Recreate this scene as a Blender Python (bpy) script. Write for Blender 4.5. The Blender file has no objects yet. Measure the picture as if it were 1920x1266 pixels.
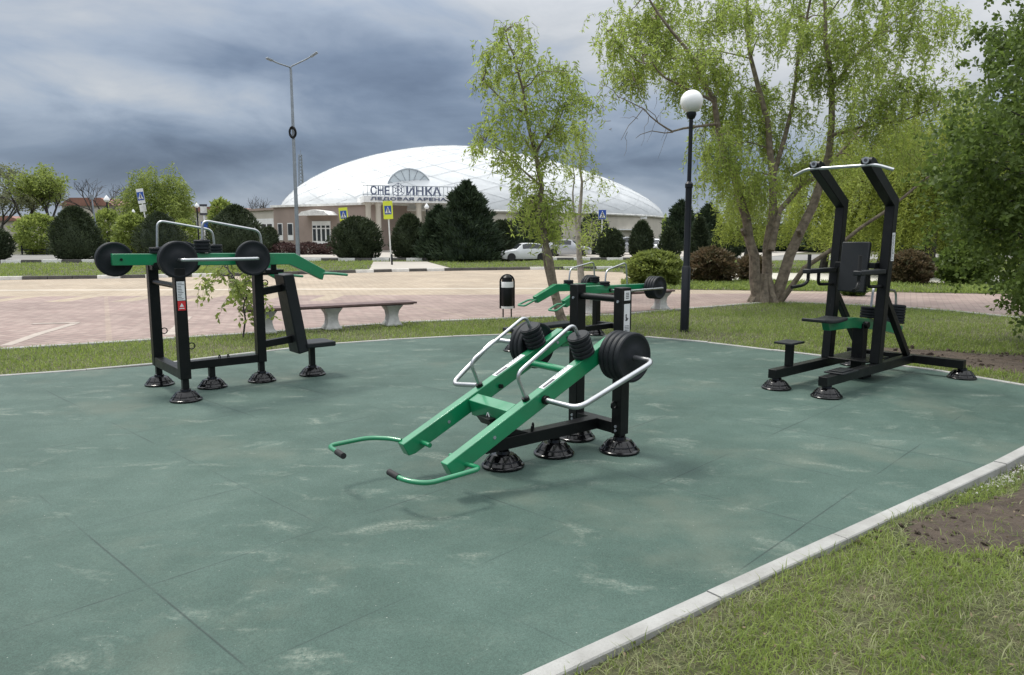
import bpy, bmesh, math, random
import numpy as np
from mathutils import Vector, Matrix
R = math.radians
rng = np.random.default_rng(7)
random.seed(7)
scene = bpy.context.scene
C = scene.collection

# ------------------------------------------------------------------ camera
F = 1387.0; PITCH = math.atan(193 / F); CAM_H = 1.6
cp, sp = math.cos(PITCH), math.sin(PITCH)
def ray(u, v):
    x = (u - 960) / F; y = -(v - 633) / F
    return Vector((x, cp + y * sp, -sp + y * cp))
def G(u, v, z=0.0):
    d = ray(u, v); t = (z - CAM_H) / d.z
    return Vector((d.x * t, d.y * t, z))
def at(u, v, Y):
    d = ray(u, v); t = Y / d.y
    return Vector((d.x * t, Y, CAM_H + d.z * t))
cam_d = bpy.data.cameras.new('camera'); cam = bpy.data.objects.new('camera', cam_d); C.objects.link(cam)
cam.location = (0, 0, CAM_H); cam.rotation_euler = (math.pi / 2 - PITCH, 0, 0)
cam_d.sensor_width = 36; cam_d.lens = F / 1920 * 36; cam_d.clip_start = .05; cam_d.clip_end = 5000
scene.camera = cam

# ------------------------------------------------------------------ tagging
def tag(o, label=None, cat=None, group=None, kind=None):
    if label: o['label'] = label
    if cat: o['category'] = cat
    if group: o['group'] = group
    if kind: o['kind'] = kind
    return o
def empty(name, loc, rz=0, **k):
    o = bpy.data.objects.new(name, None); C.objects.link(o)
    o.empty_display_size = .1
    o.location = loc; o.rotation_euler = (0, 0, rz)
    return tag(o, **k)
def children(o): return [c for c in bpy.data.objects if c.parent == o]
def copy_tree(o, parent=None):
    c = o.copy(); C.objects.link(c)
    c.parent = parent
    for ch in children(o): copy_tree(ch, c)
    return c

# ------------------------------------------------------------------ materials
def new_mat(name):
    m = bpy.data.materials.new(name); m.use_nodes = True
    nt = m.node_tree; nt.nodes.clear()
    out = nt.nodes.new('ShaderNodeOutputMaterial'); b = nt.nodes.new('ShaderNodeBsdfPrincipled')
    nt.links.new(b.outputs[0], out.inputs[0])
    return m, nt, b, out
def N(nt, t, **k):
    n = nt.nodes.new(t)
    for a, v in k.items():
        if a.startswith('i_'): n.inputs[a[2:].replace('_', ' ')].default_value = v
        else: setattr(n, a, v)
    return n
def rgb(c): return (c[0], c[1], c[2], 1)
def ramp(nt, fac, stops):
    r = nt.nodes.new('ShaderNodeValToRGB'); e = r.color_ramp.elements
    while len(e) > 1: e.remove(e[-1])
    e[0].position = stops[0][0]; e[0].color = rgb(stops[0][1])
    for p, c in stops[1:]:
        x = e.new(p); x.color = rgb(c)
    if fac is not None: nt.links.new(fac, r.inputs[0])
    return r
def mixc(nt, f, a, b, mode='MIX'):
    m = nt.nodes.new('ShaderNodeMix'); m.data_type = 'RGBA'; m.blend_type = mode
    for s, i in ((f, 0), (a, 6), (b, 7)):
        if isinstance(s, (int, float)): m.inputs[i].default_value = s
        elif isinstance(s, tuple): m.inputs[i].default_value = rgb(s)
        else: nt.links.new(s, m.inputs[i])
    return m.outputs[2]
def math_n(nt, op, a, b=None, c=None, clamp=False):
    m = nt.nodes.new('ShaderNodeMath'); m.operation = op; m.use_clamp = clamp
    for i, s in enumerate((a, b, c)):
        if s is None: continue
        if isinstance(s, (int, float)): m.inputs[i].default_value = s
        else: nt.links.new(s, m.inputs[i])
    return m.outputs[0]
def noise(nt, scale, detail=4, rough=.55, vec=None, dist=0):
    n = nt.nodes.new('ShaderNodeTexNoise'); n.inputs['Scale'].default_value = scale
    n.inputs['Detail'].default_value = detail; n.inputs['Roughness'].default_value = rough
    n.inputs['Distortion'].default_value = dist
    if vec is not None: nt.links.new(vec, n.inputs['Vector'])
    return n.outputs['Fac']
def coords(nt, kind='Object'):
    return nt.nodes.new('ShaderNodeTexCoord').outputs[kind]
def mapping(nt, vec, scale=(1, 1, 1), rot=(0, 0, 0), loc=(0, 0, 0)):
    m = nt.nodes.new('ShaderNodeMapping'); nt.links.new(vec, m.inputs[0])
    m.inputs['Scale'].default_value = scale; m.inputs['Rotation'].default_value = rot; m.inputs['Location'].default_value = loc
    return m.outputs[0]
def bump(nt, b, h, strength=.3, dist=.01):
    n = nt.nodes.new('ShaderNodeBump'); n.inputs['Strength'].default_value = strength; n.inputs['Distance'].default_value = dist
    nt.links.new(h, n.inputs['Height']); nt.links.new(n.outputs[0], b.inputs['Normal'])

def simple(name, col, rough=.5, metal=0, var=.15, scale=6, bumps=0, coat=0, spec=.5):
    m, nt, b, _ = new_mat(name)
    v = coords(nt)
    f = noise(nt, scale, 5, .6, v)
    lo = tuple(max(0, c * (1 - var)) for c in col); hi = tuple(min(1, c * (1 + var)) for c in col)
    r = ramp(nt, f, [(.3, lo), (.7, hi)])
    nt.links.new(r.outputs[0], b.inputs['Base Color'])
    rr = math_n(nt, 'MULTIPLY_ADD', noise(nt, scale * 3, 3, .6, v), .25, rough - .12, clamp=True)
    nt.links.new(rr, b.inputs['Roughness'])
    b.inputs['Metallic'].default_value = metal
    b.inputs['Coat Weight'].default_value = coat
    b.inputs['Specular IOR Level'].default_value = spec
    if bumps: bump(nt, b, noise(nt, scale * 12, 3, .6, v), bumps, .004)
    return m

M = {}
def worn(name, col, rough, dust, rub, coat=0, spec=.5):
    m, nt, b, _ = new_mat(name); v = coords(nt)
    f = noise(nt, 4, 5, .6, v)
    c = ramp(nt, f, [(.3, tuple(x * .85 for x in col)), (.7, tuple(x * 1.15 for x in col))]).outputs[0]
    d = ramp(nt, noise(nt, 7, 6, .7, mapping(nt, v, loc=(2, 5, 1))), [(.52, (0, 0, 0)), (.75, (1, 1, 1))]).outputs[0]
    c = mixc(nt, math_n(nt, 'MULTIPLY', d, dust), c, (.20, .19, .16))
    s_ = ramp(nt, noise(nt, 26, 5, .75, mapping(nt, v, scale=(1, 1, .35))), [(.66, (0, 0, 0)), (.70, (1, 1, 1))]).outputs[0]
    c = mixc(nt, math_n(nt, 'MULTIPLY', s_, rub), c, (.30, .31, .31))
    nt.links.new(c, b.inputs['Base Color'])
    nt.links.new(math_n(nt, 'MULTIPLY_ADD', noise(nt, 12, 4, .65, v), .3, rough - .15, clamp=True), b.inputs['Roughness'])
    b.inputs['Coat Weight'].default_value = coat; b.inputs['Specular IOR Level'].default_value = spec; b.inputs['Coat Roughness'].default_value = .12
    bump(nt, b, noise(nt, 70, 3, .6, v), .05, .003)
    return m
M['green'] = worn('green_paint', (.003, .19, .075), .34, .045, .16, .7, .6)
M['black'] = worn('black_paint', (.0036, .0042, .0045), .40, .035, .07, 0, .3)
M['gloss'] = simple('gloss_black_plastic', (.004, .004, .005), .16, 0, .3, 5, .0, 0, .4)
M['rubber'] = worn('black_rubber', (.009, .0115, .0145), .52, .06, .05, 0, .3)
M['pad'] = simple('dark_grey_pad', (.010, .012, .014), .5, 0, .2, 6, .1, 0, .4)
M['grip'] = simple('grip_rubber', (.012, .012, .013), .7, 0, .3, 10, .1)
M['chrome'] = simple('brushed_steel', (.50, .51, .52), .34, .95, .08, 20)
M['sticker'] = simple('white_sticker', (.72, .73, .74), .4, 0, .04, 4)
M['ink'] = simple('dark_ink', (.05, .05, .06), .5, 0, .1, 4)
M['red'] = simple('red_sticker', (.6, .03, .035), .4, 0, .08, 4)
M['globe'] = simple('opal_glass_globe', (.86, .86, .85), .25, 0, .03, 2)
M['lampblack'] = simple('lamp_post_paint', (.007, .009, .013), .42, 0, .3, 3, .05, 0, .35)
M['galv'] = simple('galvanised_steel', (.3, .33, .36), .45, .5, .15, 4)
M['white'] = simple('white_paint', (.78, .78, .77), .5, 0, .08, 3)
M['dirtywhite'] = simple('worn_white_paint', (.74, .73, .70), .7, 0, .25, 2)
M['yellow'] = simple('sign_yellow', (.72, .78, .06), .45, 0, .05, 3)
M['blue'] = simple('sign_blue', (.03, .09, .38), .45, 0, .06, 3)
M['concrete'] = simple('pale_concrete', (.42, .42, .40), .85, 0, .22, 9, .35)
M['bench_top'] = simple('weathered_red_brown_wood', (.135, .085, .08), .6, 0, .3, 5, .2)
M['bark_w'] = simple('willow_bark', (.17, .14, .105), .9, 0, .55, 9, 1.0)
M['bark_p'] = simple('pale_grey_bark', (.30, .28, .235), .9, 0, .4, 9, .8)
M['bark_d'] = simple('dark_bark', (.055, .05, .045), .9, 0, .4, 7, .6)
M['wall'] = simple('pinkish_tan_render', (.31, .245, .21), .85, 0, .1, .6, .1)
M['cream'] = simple('cream_render', (.52, .48, .41), .85, 0, .1, .6, .1)
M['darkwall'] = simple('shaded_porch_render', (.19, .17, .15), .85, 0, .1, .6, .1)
M['glass'] = simple('dark_window_glass', (.03, .035, .04), .12, 0, .2, 2)
M['letter'] = simple('grey_blue_letters', (.10, .12, .19), .5, 0, .1, 2)
M['roof'] = simple('red_brown_roof', (.24, .12, .09), .8, 0, .2, 1)
M['carwhite'] = simple('white_car_paint', (.75, .76, .77), .25, 0, .03, 1, 0, .6)
M['carsilver'] = simple('silver_car_paint', (.42, .43, .45), .3, .3, .05, 1, 0, .6)
M['tyre'] = simple('tyre_rubber', (.02, .02, .021), .8, 0, .2, 6)

def leafmat(name, lo, hi, trans=.35, rough=.55):
    m, nt, b, out = new_mat(name)
    g = nt.nodes.new('ShaderNodeNewGeometry')
    f1 = g.outputs['Random Per Island']
    f2 = noise(nt, 1.3, 2, .5, coords(nt))
    f = math_n(nt, 'MULTIPLY_ADD', f1, .6, math_n(nt, 'MULTIPLY_ADD', f2, .9, -.25))
    r = ramp(nt, f, [(0, lo), (1, hi)])
    nt.links.new(r.outputs[0], b.inputs['Base Color']); b.inputs['Roughness'].default_value = rough
    b.inputs['Specular IOR Level'].default_value = .3
    t = nt.nodes.new('ShaderNodeBsdfTranslucent')
    r2 = mixc(nt, .5, r.outputs[0], tuple(min(1, c * 1.6) for c in hi))
    nt.links.new(r2, t.inputs[0])
    ms = nt.nodes.new('ShaderNodeMixShader'); ms.inputs[0].default_value = trans
    nt.links.new(b.outputs[0], ms.inputs[1]); nt.links.new(t.outputs[0], ms.inputs[2]); nt.links.new(ms.outputs[0], out.inputs[0])
    return m
M['willow'] = leafmat('willow_leaves', (.085, .14, .03), (.39, .48, .11), .5)
M['willow_far'] = leafmat('far_willow_leaves', (.075, .12, .022), (.37, .42, .085), .45)
M['broad'] = leafmat('broad_leaves', (.012, .030, .007), (.165, .235, .052), .40)
M['thuja'] = leafmat('thuja_sprays', (.011, .022, .011), (.066, .088, .040), .12, .7)
M['conifer'] = leafmat('conifer_sprays', (.011, .024, .013), (.055, .083, .040), .1, .7)
M['shrub'] = leafmat('green_shrub_leaves', (.04, .065, .015), (.27, .32, .08), .35)
M['redshrub'] = leafmat('reddish_shrub_leaves', (.04, .055, .02), (.165, .11, .065), .3)
M['redhedge'] = leafmat('brown_red_hedge_leaves', (.035, .022, .02), (.10, .055, .05), .2)
M['midgreen'] = leafmat('mid_green_leaves', (.06, .10, .02), (.30, .36, .09), .4)
M['sparse'] = leafmat('sparse_spring_leaves', (.10, .11, .06), (.22, .24, .13), .4)
M['grass'] = leafmat('grass_blades', (.065, .115, .022), (.29, .36, .09), .4)
M['drygrass'] = leafmat('mown_dry_grass_blades', (.14, .155, .065), (.39, .41, .22), .35)

# ------------------------------------------------------------------ mesh builder
class MB:
    def __init__(s): s.v = []; s.f = []; s.mi = []; s.cur = 0
    def add(s, vs, fs):
        o = len(s.v); s.v += [tuple(v) for v in vs]
        s.f += [tuple(i + o for i in f) for f in fs]; s.mi += [s.cur] * len(fs)
        return s
    def box(s, c, d, mat=None):
        x, y, z = d[0] / 2, d[1] / 2, d[2] / 2
        vs = [Vector((a * x, b * y, e * z)) for a in (-1, 1) for b in (-1, 1) for e in (-1, 1)]
        if mat is not None: vs = [mat @ v for v in vs]
        vs = [v + Vector(c) for v in vs]
        return s.add(vs, [(0, 1, 3, 2), (4, 6, 7, 5), (0, 4, 5, 1), (2, 3, 7, 6), (0, 2, 6, 4), (1, 5, 7, 3)])
    def b2(s, x0, x1, y0, y1, z0, z1):
        return s.box(((x0 + x1) / 2, (y0 + y1) / 2, (z0 + z1) / 2), (abs(x1 - x0), abs(y1 - y0), abs(z1 - z0)))
    def beam(s, p0, p1, w, h, up=(0, 0, 1)):
        p0, p1 = Vector(p0), Vector(p1); d = p1 - p0; L = d.length; d.normalize()
        sd = d.cross(Vector(up)); sd.normalize(); u = sd.cross(d)
        m = Matrix((d, sd, u)).transposed()
        return s.box((p0 + p1) / 2, (L, w, h), m)
    def prism(s, prof, y0, y1):            # profile in x,z extruded along y
        n = len(prof)
        vs = [(x, y0, z) for x, z in prof] + [(x, y1, z) for x, z in prof]
        fs = [tuple(range(n)), tuple(range(2 * n - 1, n - 1, -1))]
        fs += [(i, (i + 1) % n, n + (i + 1) % n, n + i) for i in range(n)]
        return s.add(vs, fs)
    def slab(s, poly, z0, z1):             # polygon in x,y extruded along z
        n = len(poly)
        vs = [(p[0], p[1], z0) for p in poly] + [(p[0], p[1], z1) for p in poly]
        fs = [tuple(range(n - 1, -1, -1)), tuple(range(n, 2 * n))]
        fs += [(i, (i + 1) % n, n + (i + 1) % n, n + i) for i in range(n)]
        return s.add(vs, fs)
    def tube(s, pts, r, n=10, caps=True):
        pts = [Vector(p) for p in pts]; k = len(pts)
        rs = r if isinstance(r, (list, tuple)) else [r] * k
        vs = []; prev = None
        for i, p in enumerate(pts):
            a = pts[max(0, i - 1)]; b = pts[min(k - 1, i + 1)]
            d = (b - a).normalized()
            if prev is None:
                ref = Vector((0, 0, 1)) if abs(d.z) < .9 else Vector((1, 0, 0))
                x = d.cross(ref).normalized()
            else:
                x = (prev - d * prev.dot(d)).normalized()
            prev = x; y = d.cross(x)
            for j in range(n):
                t = 2 * math.pi * j / n
                vs.append(p + (x * math.cos(t) + y * math.sin(t)) * rs[i])
        fs = []
        for i in range(k - 1):
            for j in range(n):
                j2 = (j + 1) % n
                fs.append((i * n + j, i * n + j2, (i + 1) * n + j2, (i + 1) * n + j))
        if caps: fs += [tuple(range(n - 1, -1, -1)), tuple(range((k - 1) * n, k * n))]
        return s.add(vs, fs)
    def lathe(s, prof, n=24, mat=None, off=(0, 0, 0)):
        vs = []
        for r, z in prof:
            for j in range(n):
                t = 2 * math.pi * j / n
                v = Vector((r * math.cos(t), r * math.sin(t), z))
                if mat is not None: v = mat @ v
                vs.append(v + Vector(off))
        k = len(prof); fs = []
        for i in range(k - 1):
            for j in range(n):
                j2 = (j + 1) % n
                fs.append((i * n + j, i * n + j2, (i + 1) * n + j2, (i + 1) * n + j))
        fs += [tuple(range(n - 1, -1, -1)), tuple(range((k - 1) * n, k * n))]
        return s.add(vs, fs)
    def build(s, name, mats, parent=None, bevel=0, smooth=None, loc=None):
        me = bpy.data.meshes.new(name)
        me.from_pydata(s.v, [], s.f)
        bm = bmesh.new(); bm.from_mesh(me)
        bmesh.ops.recalc_face_normals(bm, faces=bm.faces); bm.to_mesh(me); bm.free()
        for m in (mats if isinstance(mats, (list, tuple)) else [mats]): me.materials.append(m)
        if any(s.mi): me.polygons.foreach_set('material_index', s.mi)
        o = bpy.data.objects.new(name, me); C.objects.link(o)
        if parent: o.parent = parent
        if loc is not None: o.location = loc
        if smooth is None: smooth = True
        if smooth:
            me.polygons.foreach_set('use_smooth', [True] * len(me.polygons))
            me.set_sharp_from_angle(angle=R(35))
        if bevel:
            b = o.modifiers.new('bevel', 'BEVEL'); b.width = bevel; b.segments = 2; b.limit_method = 'ANGLE'; b.angle_limit = R(40)
            b.harden_normals = False
        return o

def fillet(pts, r, n=5):
    pts = [Vector(p) for p in pts]; out = [pts[0]]
    for i in range(1, len(pts) - 1):
        p = pts[i]; a = pts[i - 1] - p; b = pts[i + 1] - p
        k = min(r, a.length * .45, b.length * .45)
        p0 = p + a.normalized() * k; p2 = p + b.normalized() * k
        for j in range(n + 1):
            t = j / n
            out.append(p0 * (1 - t) ** 2 + p * 2 * t * (1 - t) + p2 * t * t)
    out.append(pts[-1]); return out

def npmesh(name, verts, faces, mat, parent=None, smooth=False):
    """verts (V,3); faces: list of int arrays (n,k)"""
    me = bpy.data.meshes.new(name)
    me.vertices.add(len(verts)); me.vertices.foreach_set('co', np.asarray(verts, np.float32).ravel())
    li = np.concatenate([f.ravel() for f in faces]); tot = np.concatenate([np.full(len(f), f.shape[1]) for f in faces])
    me.loops.add(len(li)); me.loops.foreach_set('vertex_index', li.astype(np.int32))
    st = np.concatenate([[0], np.cumsum(tot)[:-1]])
    me.polygons.add(len(tot)); me.polygons.foreach_set('loop_start', st.astype(np.int32))
    me.update(calc_edges=True); me.validate()
    for m in (mat if isinstance(mat, list) else [mat]): me.materials.append(m)
    o = bpy.data.objects.new(name, me); C.objects.link(o)
    if parent: o.parent = parent
    return o

def nrm(a): return a / np.maximum(np.linalg.norm(a, axis=-1, keepdims=True), 1e-9)
def leaves(name, P, D, L, W, mat, parent=None, core=None):
    """diamond leaves: base P, direction D, length L, width W"""
    P = np.asarray(P, float); n = len(P); D = nrm(np.asarray(D, float))
    Rn = nrm(rng.normal(size=(n, 3))); S = nrm(np.cross(D, Rn)); U = np.cross(S, D)
    L = np.broadcast_to(np.asarray(L, float), (n,))[:, None]; W = np.broadcast_to(np.asarray(W, float), (n,))[:, None]
    mid = P + D * L * .45 + U * L * .06
    V = np.stack([P, mid + S * W / 2, P + D * L, mid - S * W / 2], 1).reshape(-1, 3)
    i = np.arange(n)[:, None] * 4
    Fq = np.concatenate([i, i + 1, i + 2, i + 3], 1)
    if core is not None:
        return npmesh(name, np.concatenate([V, core[0]]), [Fq, core[1] + len(V)], mat, parent)
    return npmesh(name, V, [Fq], mat, parent)

def blades(name, P, h, w, lean, mat):
    n = len(P); a = rng.random(n) * 2 * np.pi; b = rng.random(n) * 2 * np.pi
    h = h * (.5 + rng.random(n)); ln = lean * (.3 + rng.random(n))
    S = np.stack([np.cos(a), np.sin(a), 0 * a], 1) * (w / 2)
    Ld = np.stack([np.cos(b), np.sin(b), 0 * b], 1)
    up = np.array([0, 0, 1.])
    c = np.cos(np.clip(ln, 0, 1.4))[:, None]; s_ = np.sin(np.clip(ln, 0, 1.4))[:, None]
    mid = P + (up * c + Ld * s_ * .6) * h[:, None] * .55
    tip = P + (up * c * .8 + Ld * s_ * 1.3) * h[:, None]
    V = np.stack([P - S, P + S, mid + S * .8, mid - S * .8, tip], 1).reshape(-1, 3)
    i = np.arange(n)[:, None] * 5
    return npmesh(name, V, [np.concatenate([i, i + 1, i + 2, i + 3], 1), np.concatenate([i + 3, i + 2, i + 4], 1)], mat)

def in_poly(P, poly):
    x, y = P[:, 0], P[:, 1]; ins = np.zeros(len(P), bool); n = len(poly)
    for i in range(n):
        x0, y0 = poly[i][:2]; x1, y1 = poly[(i + 1) % n][:2]
        if y0 == y1: continue
        c = ((y0 > y) != (y1 > y)) & (x < (x1 - x0) * (y - y0) / (y1 - y0) + x0)
        ins ^= c
    return ins
def scatter(poly, n, z=0):
    p = np.array([q[:2] for q in poly]); lo, hi = p.min(0), p.max(0)
    P = lo + rng.random((n, 2)) * (hi - lo)
    P = P[in_poly(P, poly)]
    return np.concatenate([P, np.full((len(P), 1), z)], 1)
def vnoise(P, s, seed=0):
    """cheap smooth pseudo noise 0..1"""
    r = np.random.default_rng(seed); o = np.zeros(len(P))
    for k in range(6):
        d = r.normal(size=2) * s * (1 + k * .5); o += np.sin(P[:, 0] * d[0] + P[:, 1] * d[1] + r.random() * 6.3) / (1 + k * .4)
    return np.clip(.5 + o * .22, 0, 1)

# ================================================================== SETTING
ZG = -.045      # soil level
def sheet(name, poly, z, mat):
    m = MB(); m.add([(p[0], p[1], z) for p in poly], [tuple(range(len(poly)))])
    o = m.build(name, mat, smooth=False)
    if o.data.polygons[0].normal.z < 0: o.data.flip_normals()
    return tag(o, kind='structure')

# ground -----------------------------------------------------------
m, nt, b, _ = new_mat('grassy_soil'); v = coords(nt)
f1 = noise(nt, .35, 5, .6, v); f2 = noise(nt, 9, 5, .7, v); f3 = noise(nt, 60, 3, .7, v)
c1 = mixc(nt, ramp(nt, f1, [(.4, (0, 0, 0)), (.62, (1, 1, 1))]).outputs[0], (.040, .052, .018), (.085, .078, .04))
c2 = mixc(nt, ramp(nt, f2, [(.45, (0, 0, 0)), (.7, (1, 1, 1))]).outputs[0], c1, (.12, .10, .06))
c3 = mixc(nt, math_n(nt, 'MULTIPLY', f3, .5), c2, (.05, .06, .02))
nt.links.new(c3, b.inputs['Base Color']); b.inputs['Roughness'].default_value = .95
bump(nt, b, f3, .6, .02); M['soilgrass'] = m
sheet('ground', [(-1500, -300), (1500, -300), (1500, 2500), (-1500, 2500)], ZG, m)

# rubber mat -----------------------------------------------------------
far_px = [(-260, 732), (0, 705), (130, 697), (270, 687), (440, 667), (620, 645), (800, 634), (950, 628), (1080, 628), (1200, 632), (1300, 640), (1400, 652), (1600, 676), (1790, 700), (1920, 724)]
far_edge = [G(u, v) for u, v in far_px]
k0, k1 = Vector((.05, 2.52, 0)), Vector((3.88, 5.43, 0)); kd = (k1 - k0).normalized()
near_edge = [k0 - kd * 3.2, k1, Vector((4.75, 6.2, 0))]
mat_poly = far_edge + [Vector((5.55, 7.3, 0)), Vector((5.25, 6.72, 0))] + near_edge[::-1] + [Vector((-8.5, 1.2, 0))]
m, nt, b, _ = new_mat('green_rubber_tiles'); v = coords(nt)
TA = R(-34)
vr = mapping(nt, v, rot=(0, 0, -R(46.5)))
sep = nt.nodes.new('ShaderNodeSeparateXYZ'); nt.links.new(vr, sep.inputs[0])
wob = math_n(nt, 'MULTIPLY_ADD', noise(nt, 1.1, 2, .5, v), .012, -.006)
def seam(axis, size, off):
    a = math_n(nt, 'ADD', math_n(nt, 'ADD', sep.outputs[axis], wob), off)
    p = math_n(nt, 'PINGPONG', a, size / 2)
    return p
sx = seam(0, .945, -1.18); sy = seam(1, .95, -2.475)
near = math_n(nt, 'MINIMUM', sx, sy)
line = math_n(nt, 'SUBTRACT', 1, math_n(nt, 'DIVIDE', near, .007), clamp=True)
wide = math_n(nt, 'SUBTRACT', 1, math_n(nt, 'DIVIDE', near, .05), clamp=True)
fade = ramp(nt, noise(nt, .9, 3, .6, v), [(.45, (0, 0, 0)), (.60, (1, 1, 1))]).outputs[0]
big = noise(nt, .55, 4, .6, v)
med = noise(nt, 2.6, 5, .65, v)
fine = noise(nt, 140, 3, .8, v)
vor = nt.nodes.new('ShaderNodeTexVoronoi'); vor.inputs['Scale'].default_value = 210; nt.links.new(v, vor.inputs['Vector'])
base = ramp(nt, big, [(.3, (.034, .065, .052)), (.52, (.049, .087, .071)), (.72, (.072, .115, .096))]).outputs[0]
base = mixc(nt, math_n(nt, 'MULTIPLY', ramp(nt, med, [(.35, (1, 1, 1)), (.55, (0, 0, 0))]).outputs[0], .25), base, (.085, .135, .115))
gran = ramp(nt, vor.outputs['Color'], [(0, (.45, .45, .45)), (1, (1.6, 1.6, 1.6))]).outputs[0]
base = mixc(nt, .55, base, gran, 'MULTIPLY')
# dusty scuffs with their own shapes
vst = mapping(nt, v, scale=(3.4, 5.8, 1), rot=(0, 0, R(18)))
d1 = ramp(nt, noise(nt, .62, 5, .62, vst, .6), [(.575, (0, 0, 0)), (.71, (1, 1, 1))]).outputs[0]
d2 = ramp(nt, noise(nt, 45, 4, .75, v), [(.36, (0, 0, 0)), (.60, (1, 1, 1))]).outputs[0]
dust = math_n(nt, 'MULTIPLY', math_n(nt, 'MULTIPLY', d1, d2), .42)
base = mixc(nt, dust, base, (.33, .36, .30))
foot_ = ramp(nt, noise(nt, 1.7, 5, .7, mapping(nt, v, scale=(1, 1.9, 1), rot=(0, 0, R(-30)), loc=(4, 2, 0)), .8), [(.5, (0, 0, 0)), (.72, (1, 1, 1))]).outputs[0]
base = mixc(nt, math_n(nt, 'MULTIPLY', math_n(nt, 'MULTIPLY', foot_, d2), .16), base, (.22, .27, .22))
olive = ramp(nt, noise(nt, .8, 4, .6, mapping(nt, v, loc=(3.1, 1.7, 0))), [(.55, (0, 0, 0)), (.75, (1, 1, 1))]).outputs[0]
base = mixc(nt, math_n(nt, 'MULTIPLY', olive, .5), base, (.135, .15, .115))
spk = ramp(nt, noise(nt, 75, 1, .5, v), [(.765, (0, 0, 0)), (.79, (1, 1, 1))]).outputs[0]
base = mixc(nt, math_n(nt, 'MULTIPLY', spk, .5), base, (.45, .47, .42))
base = mixc(nt, math_n(nt, 'MULTIPLY', wide, math_n(nt, 'MULTIPLY', fade, .25)), base, (.05, .085, .075))
base = mixc(nt, math_n(nt, 'MULTIPLY', line, math_n(nt, 'MULTIPLY_ADD', fade, .7, .04)), base, (.016, .026, .024))
nt.links.new(base, b.inputs['Base Color']); b.inputs['Roughness'].default_value = .72; b.inputs['Specular IOR Level'].default_value = .35
hh = math_n(nt, 'SUBTRACT', math_n(nt, 'MULTIPLY', vor.outputs['Distance'], .5), math_n(nt, 'MULTIPLY', line, math_n(nt, 'MULTIPLY', fade, 2.0)))
bump(nt, b, hh, .35, .004)
mm = MB(); mm.slab([(p.x, p.y) for p in mat_poly], -.06, 0.0)
tag(mm.build('rubber_ground', m, smooth=False), kind='structure')

# kerb round the mat -----------------------------------------------------------
m, nt, b, _ = new_mat('kerb_concrete'); v = coords(nt)
f = noise(nt, 3, 5, .65, v); g = noise(nt, 90, 4, .7, v)
c = ramp(nt, f, [(.3, (.24, .235, .22)), (.65, (.37, .37, .355))]).outputs[0]
c = mixc(nt, math_n(nt, 'MULTIPLY', ramp(nt, g, [(.45, (0, 0, 0)), (.7, (1, 1, 1))]).outputs[0], .35), c, (.24, .235, .22))
nt.links.new(c, b.inputs['Base Color']); b.inputs['Roughness'].default_value = .9; bump(nt, b, g, .5, .006)
M['kerb'] = m
def offset_line(pts, d):
    out = []
    for i, p in enumerate(pts):
        a = pts[max(0, i - 1)]; c_ = pts[min(len(pts) - 1, i + 1)]; t = (c_ - a).normalized()
        out.append(p + Vector((-t.y, t.x, 0)) * d)
    return out
def kerb_strip(mb, pts, w, gap, z0, z1, side, seg=1.0):
    # resample into kerb stones with fine joints
    L = [0]
    for i in range(1, len(pts)): L.append(L[-1] + (pts[i] - pts[i - 1]).length)
    def pos(s):
        for i in range(1, len(pts)):
            if s <= L[i] or i == len(pts) - 1:
                t = (s - L[i - 1]) / max(1e-6, L[i] - L[i - 1]); return pts[i - 1].lerp(pts[i], t)
    k = max(1, int(L[-1] / seg)); 
    for i in range(k):
        s0, s1 = L[-1] * i / k + .004, L[-1] * (i + 1) / k - .004
        a, c_ = pos(s0), pos(s1); t = (c_ - a).normalized(); n_ = Vector((-t.y, t.x, 0)) * side
        dz = random.uniform(-.003, .003)
        p = [a + n_ * gap, c_ + n_ * gap, c_ + n_ * (gap + w), a + n_ * (gap + w)]
        c2 = .006
        q = [a + n_ * (gap + c2), c_ + n_ * (gap + c2), c_ + n_ * (gap + w - c2), a + n_ * (gap + w - c2)]
        vs = [(x.x, x.y, z0) for x in p] + [(x.x, x.y, z1 - c2 + dz) for x in p] + [(x.x, x.y, z1 + dz) for x in q]
        mb.add(vs, [(3, 2, 1, 0)] + [(j, (j + 1) % 4, 4 + (j + 1) % 4, 4 + j) for j in range(4)] + [(4 + j, 4 + (j + 1) % 4, 8 + (j + 1) % 4, 8 + j) for j in range(4)] + [(8, 9, 10, 11)])
kb = MB(); kerb_strip(kb, near_edge + [Vector((5.25, 6.72, 0)), Vector((5.55, 7.3, 0))], .085, .012, -.3, .022, -1)
tag(kb.build('kerb', M['kerb'], smooth=False), kind='structure')
kb = MB(); kerb_strip(kb, far_edge, .07, .006, -.3, .012, 1)
tag(kb.build('kerb', M['kerb'], smooth=False), kind='structure')

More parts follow.
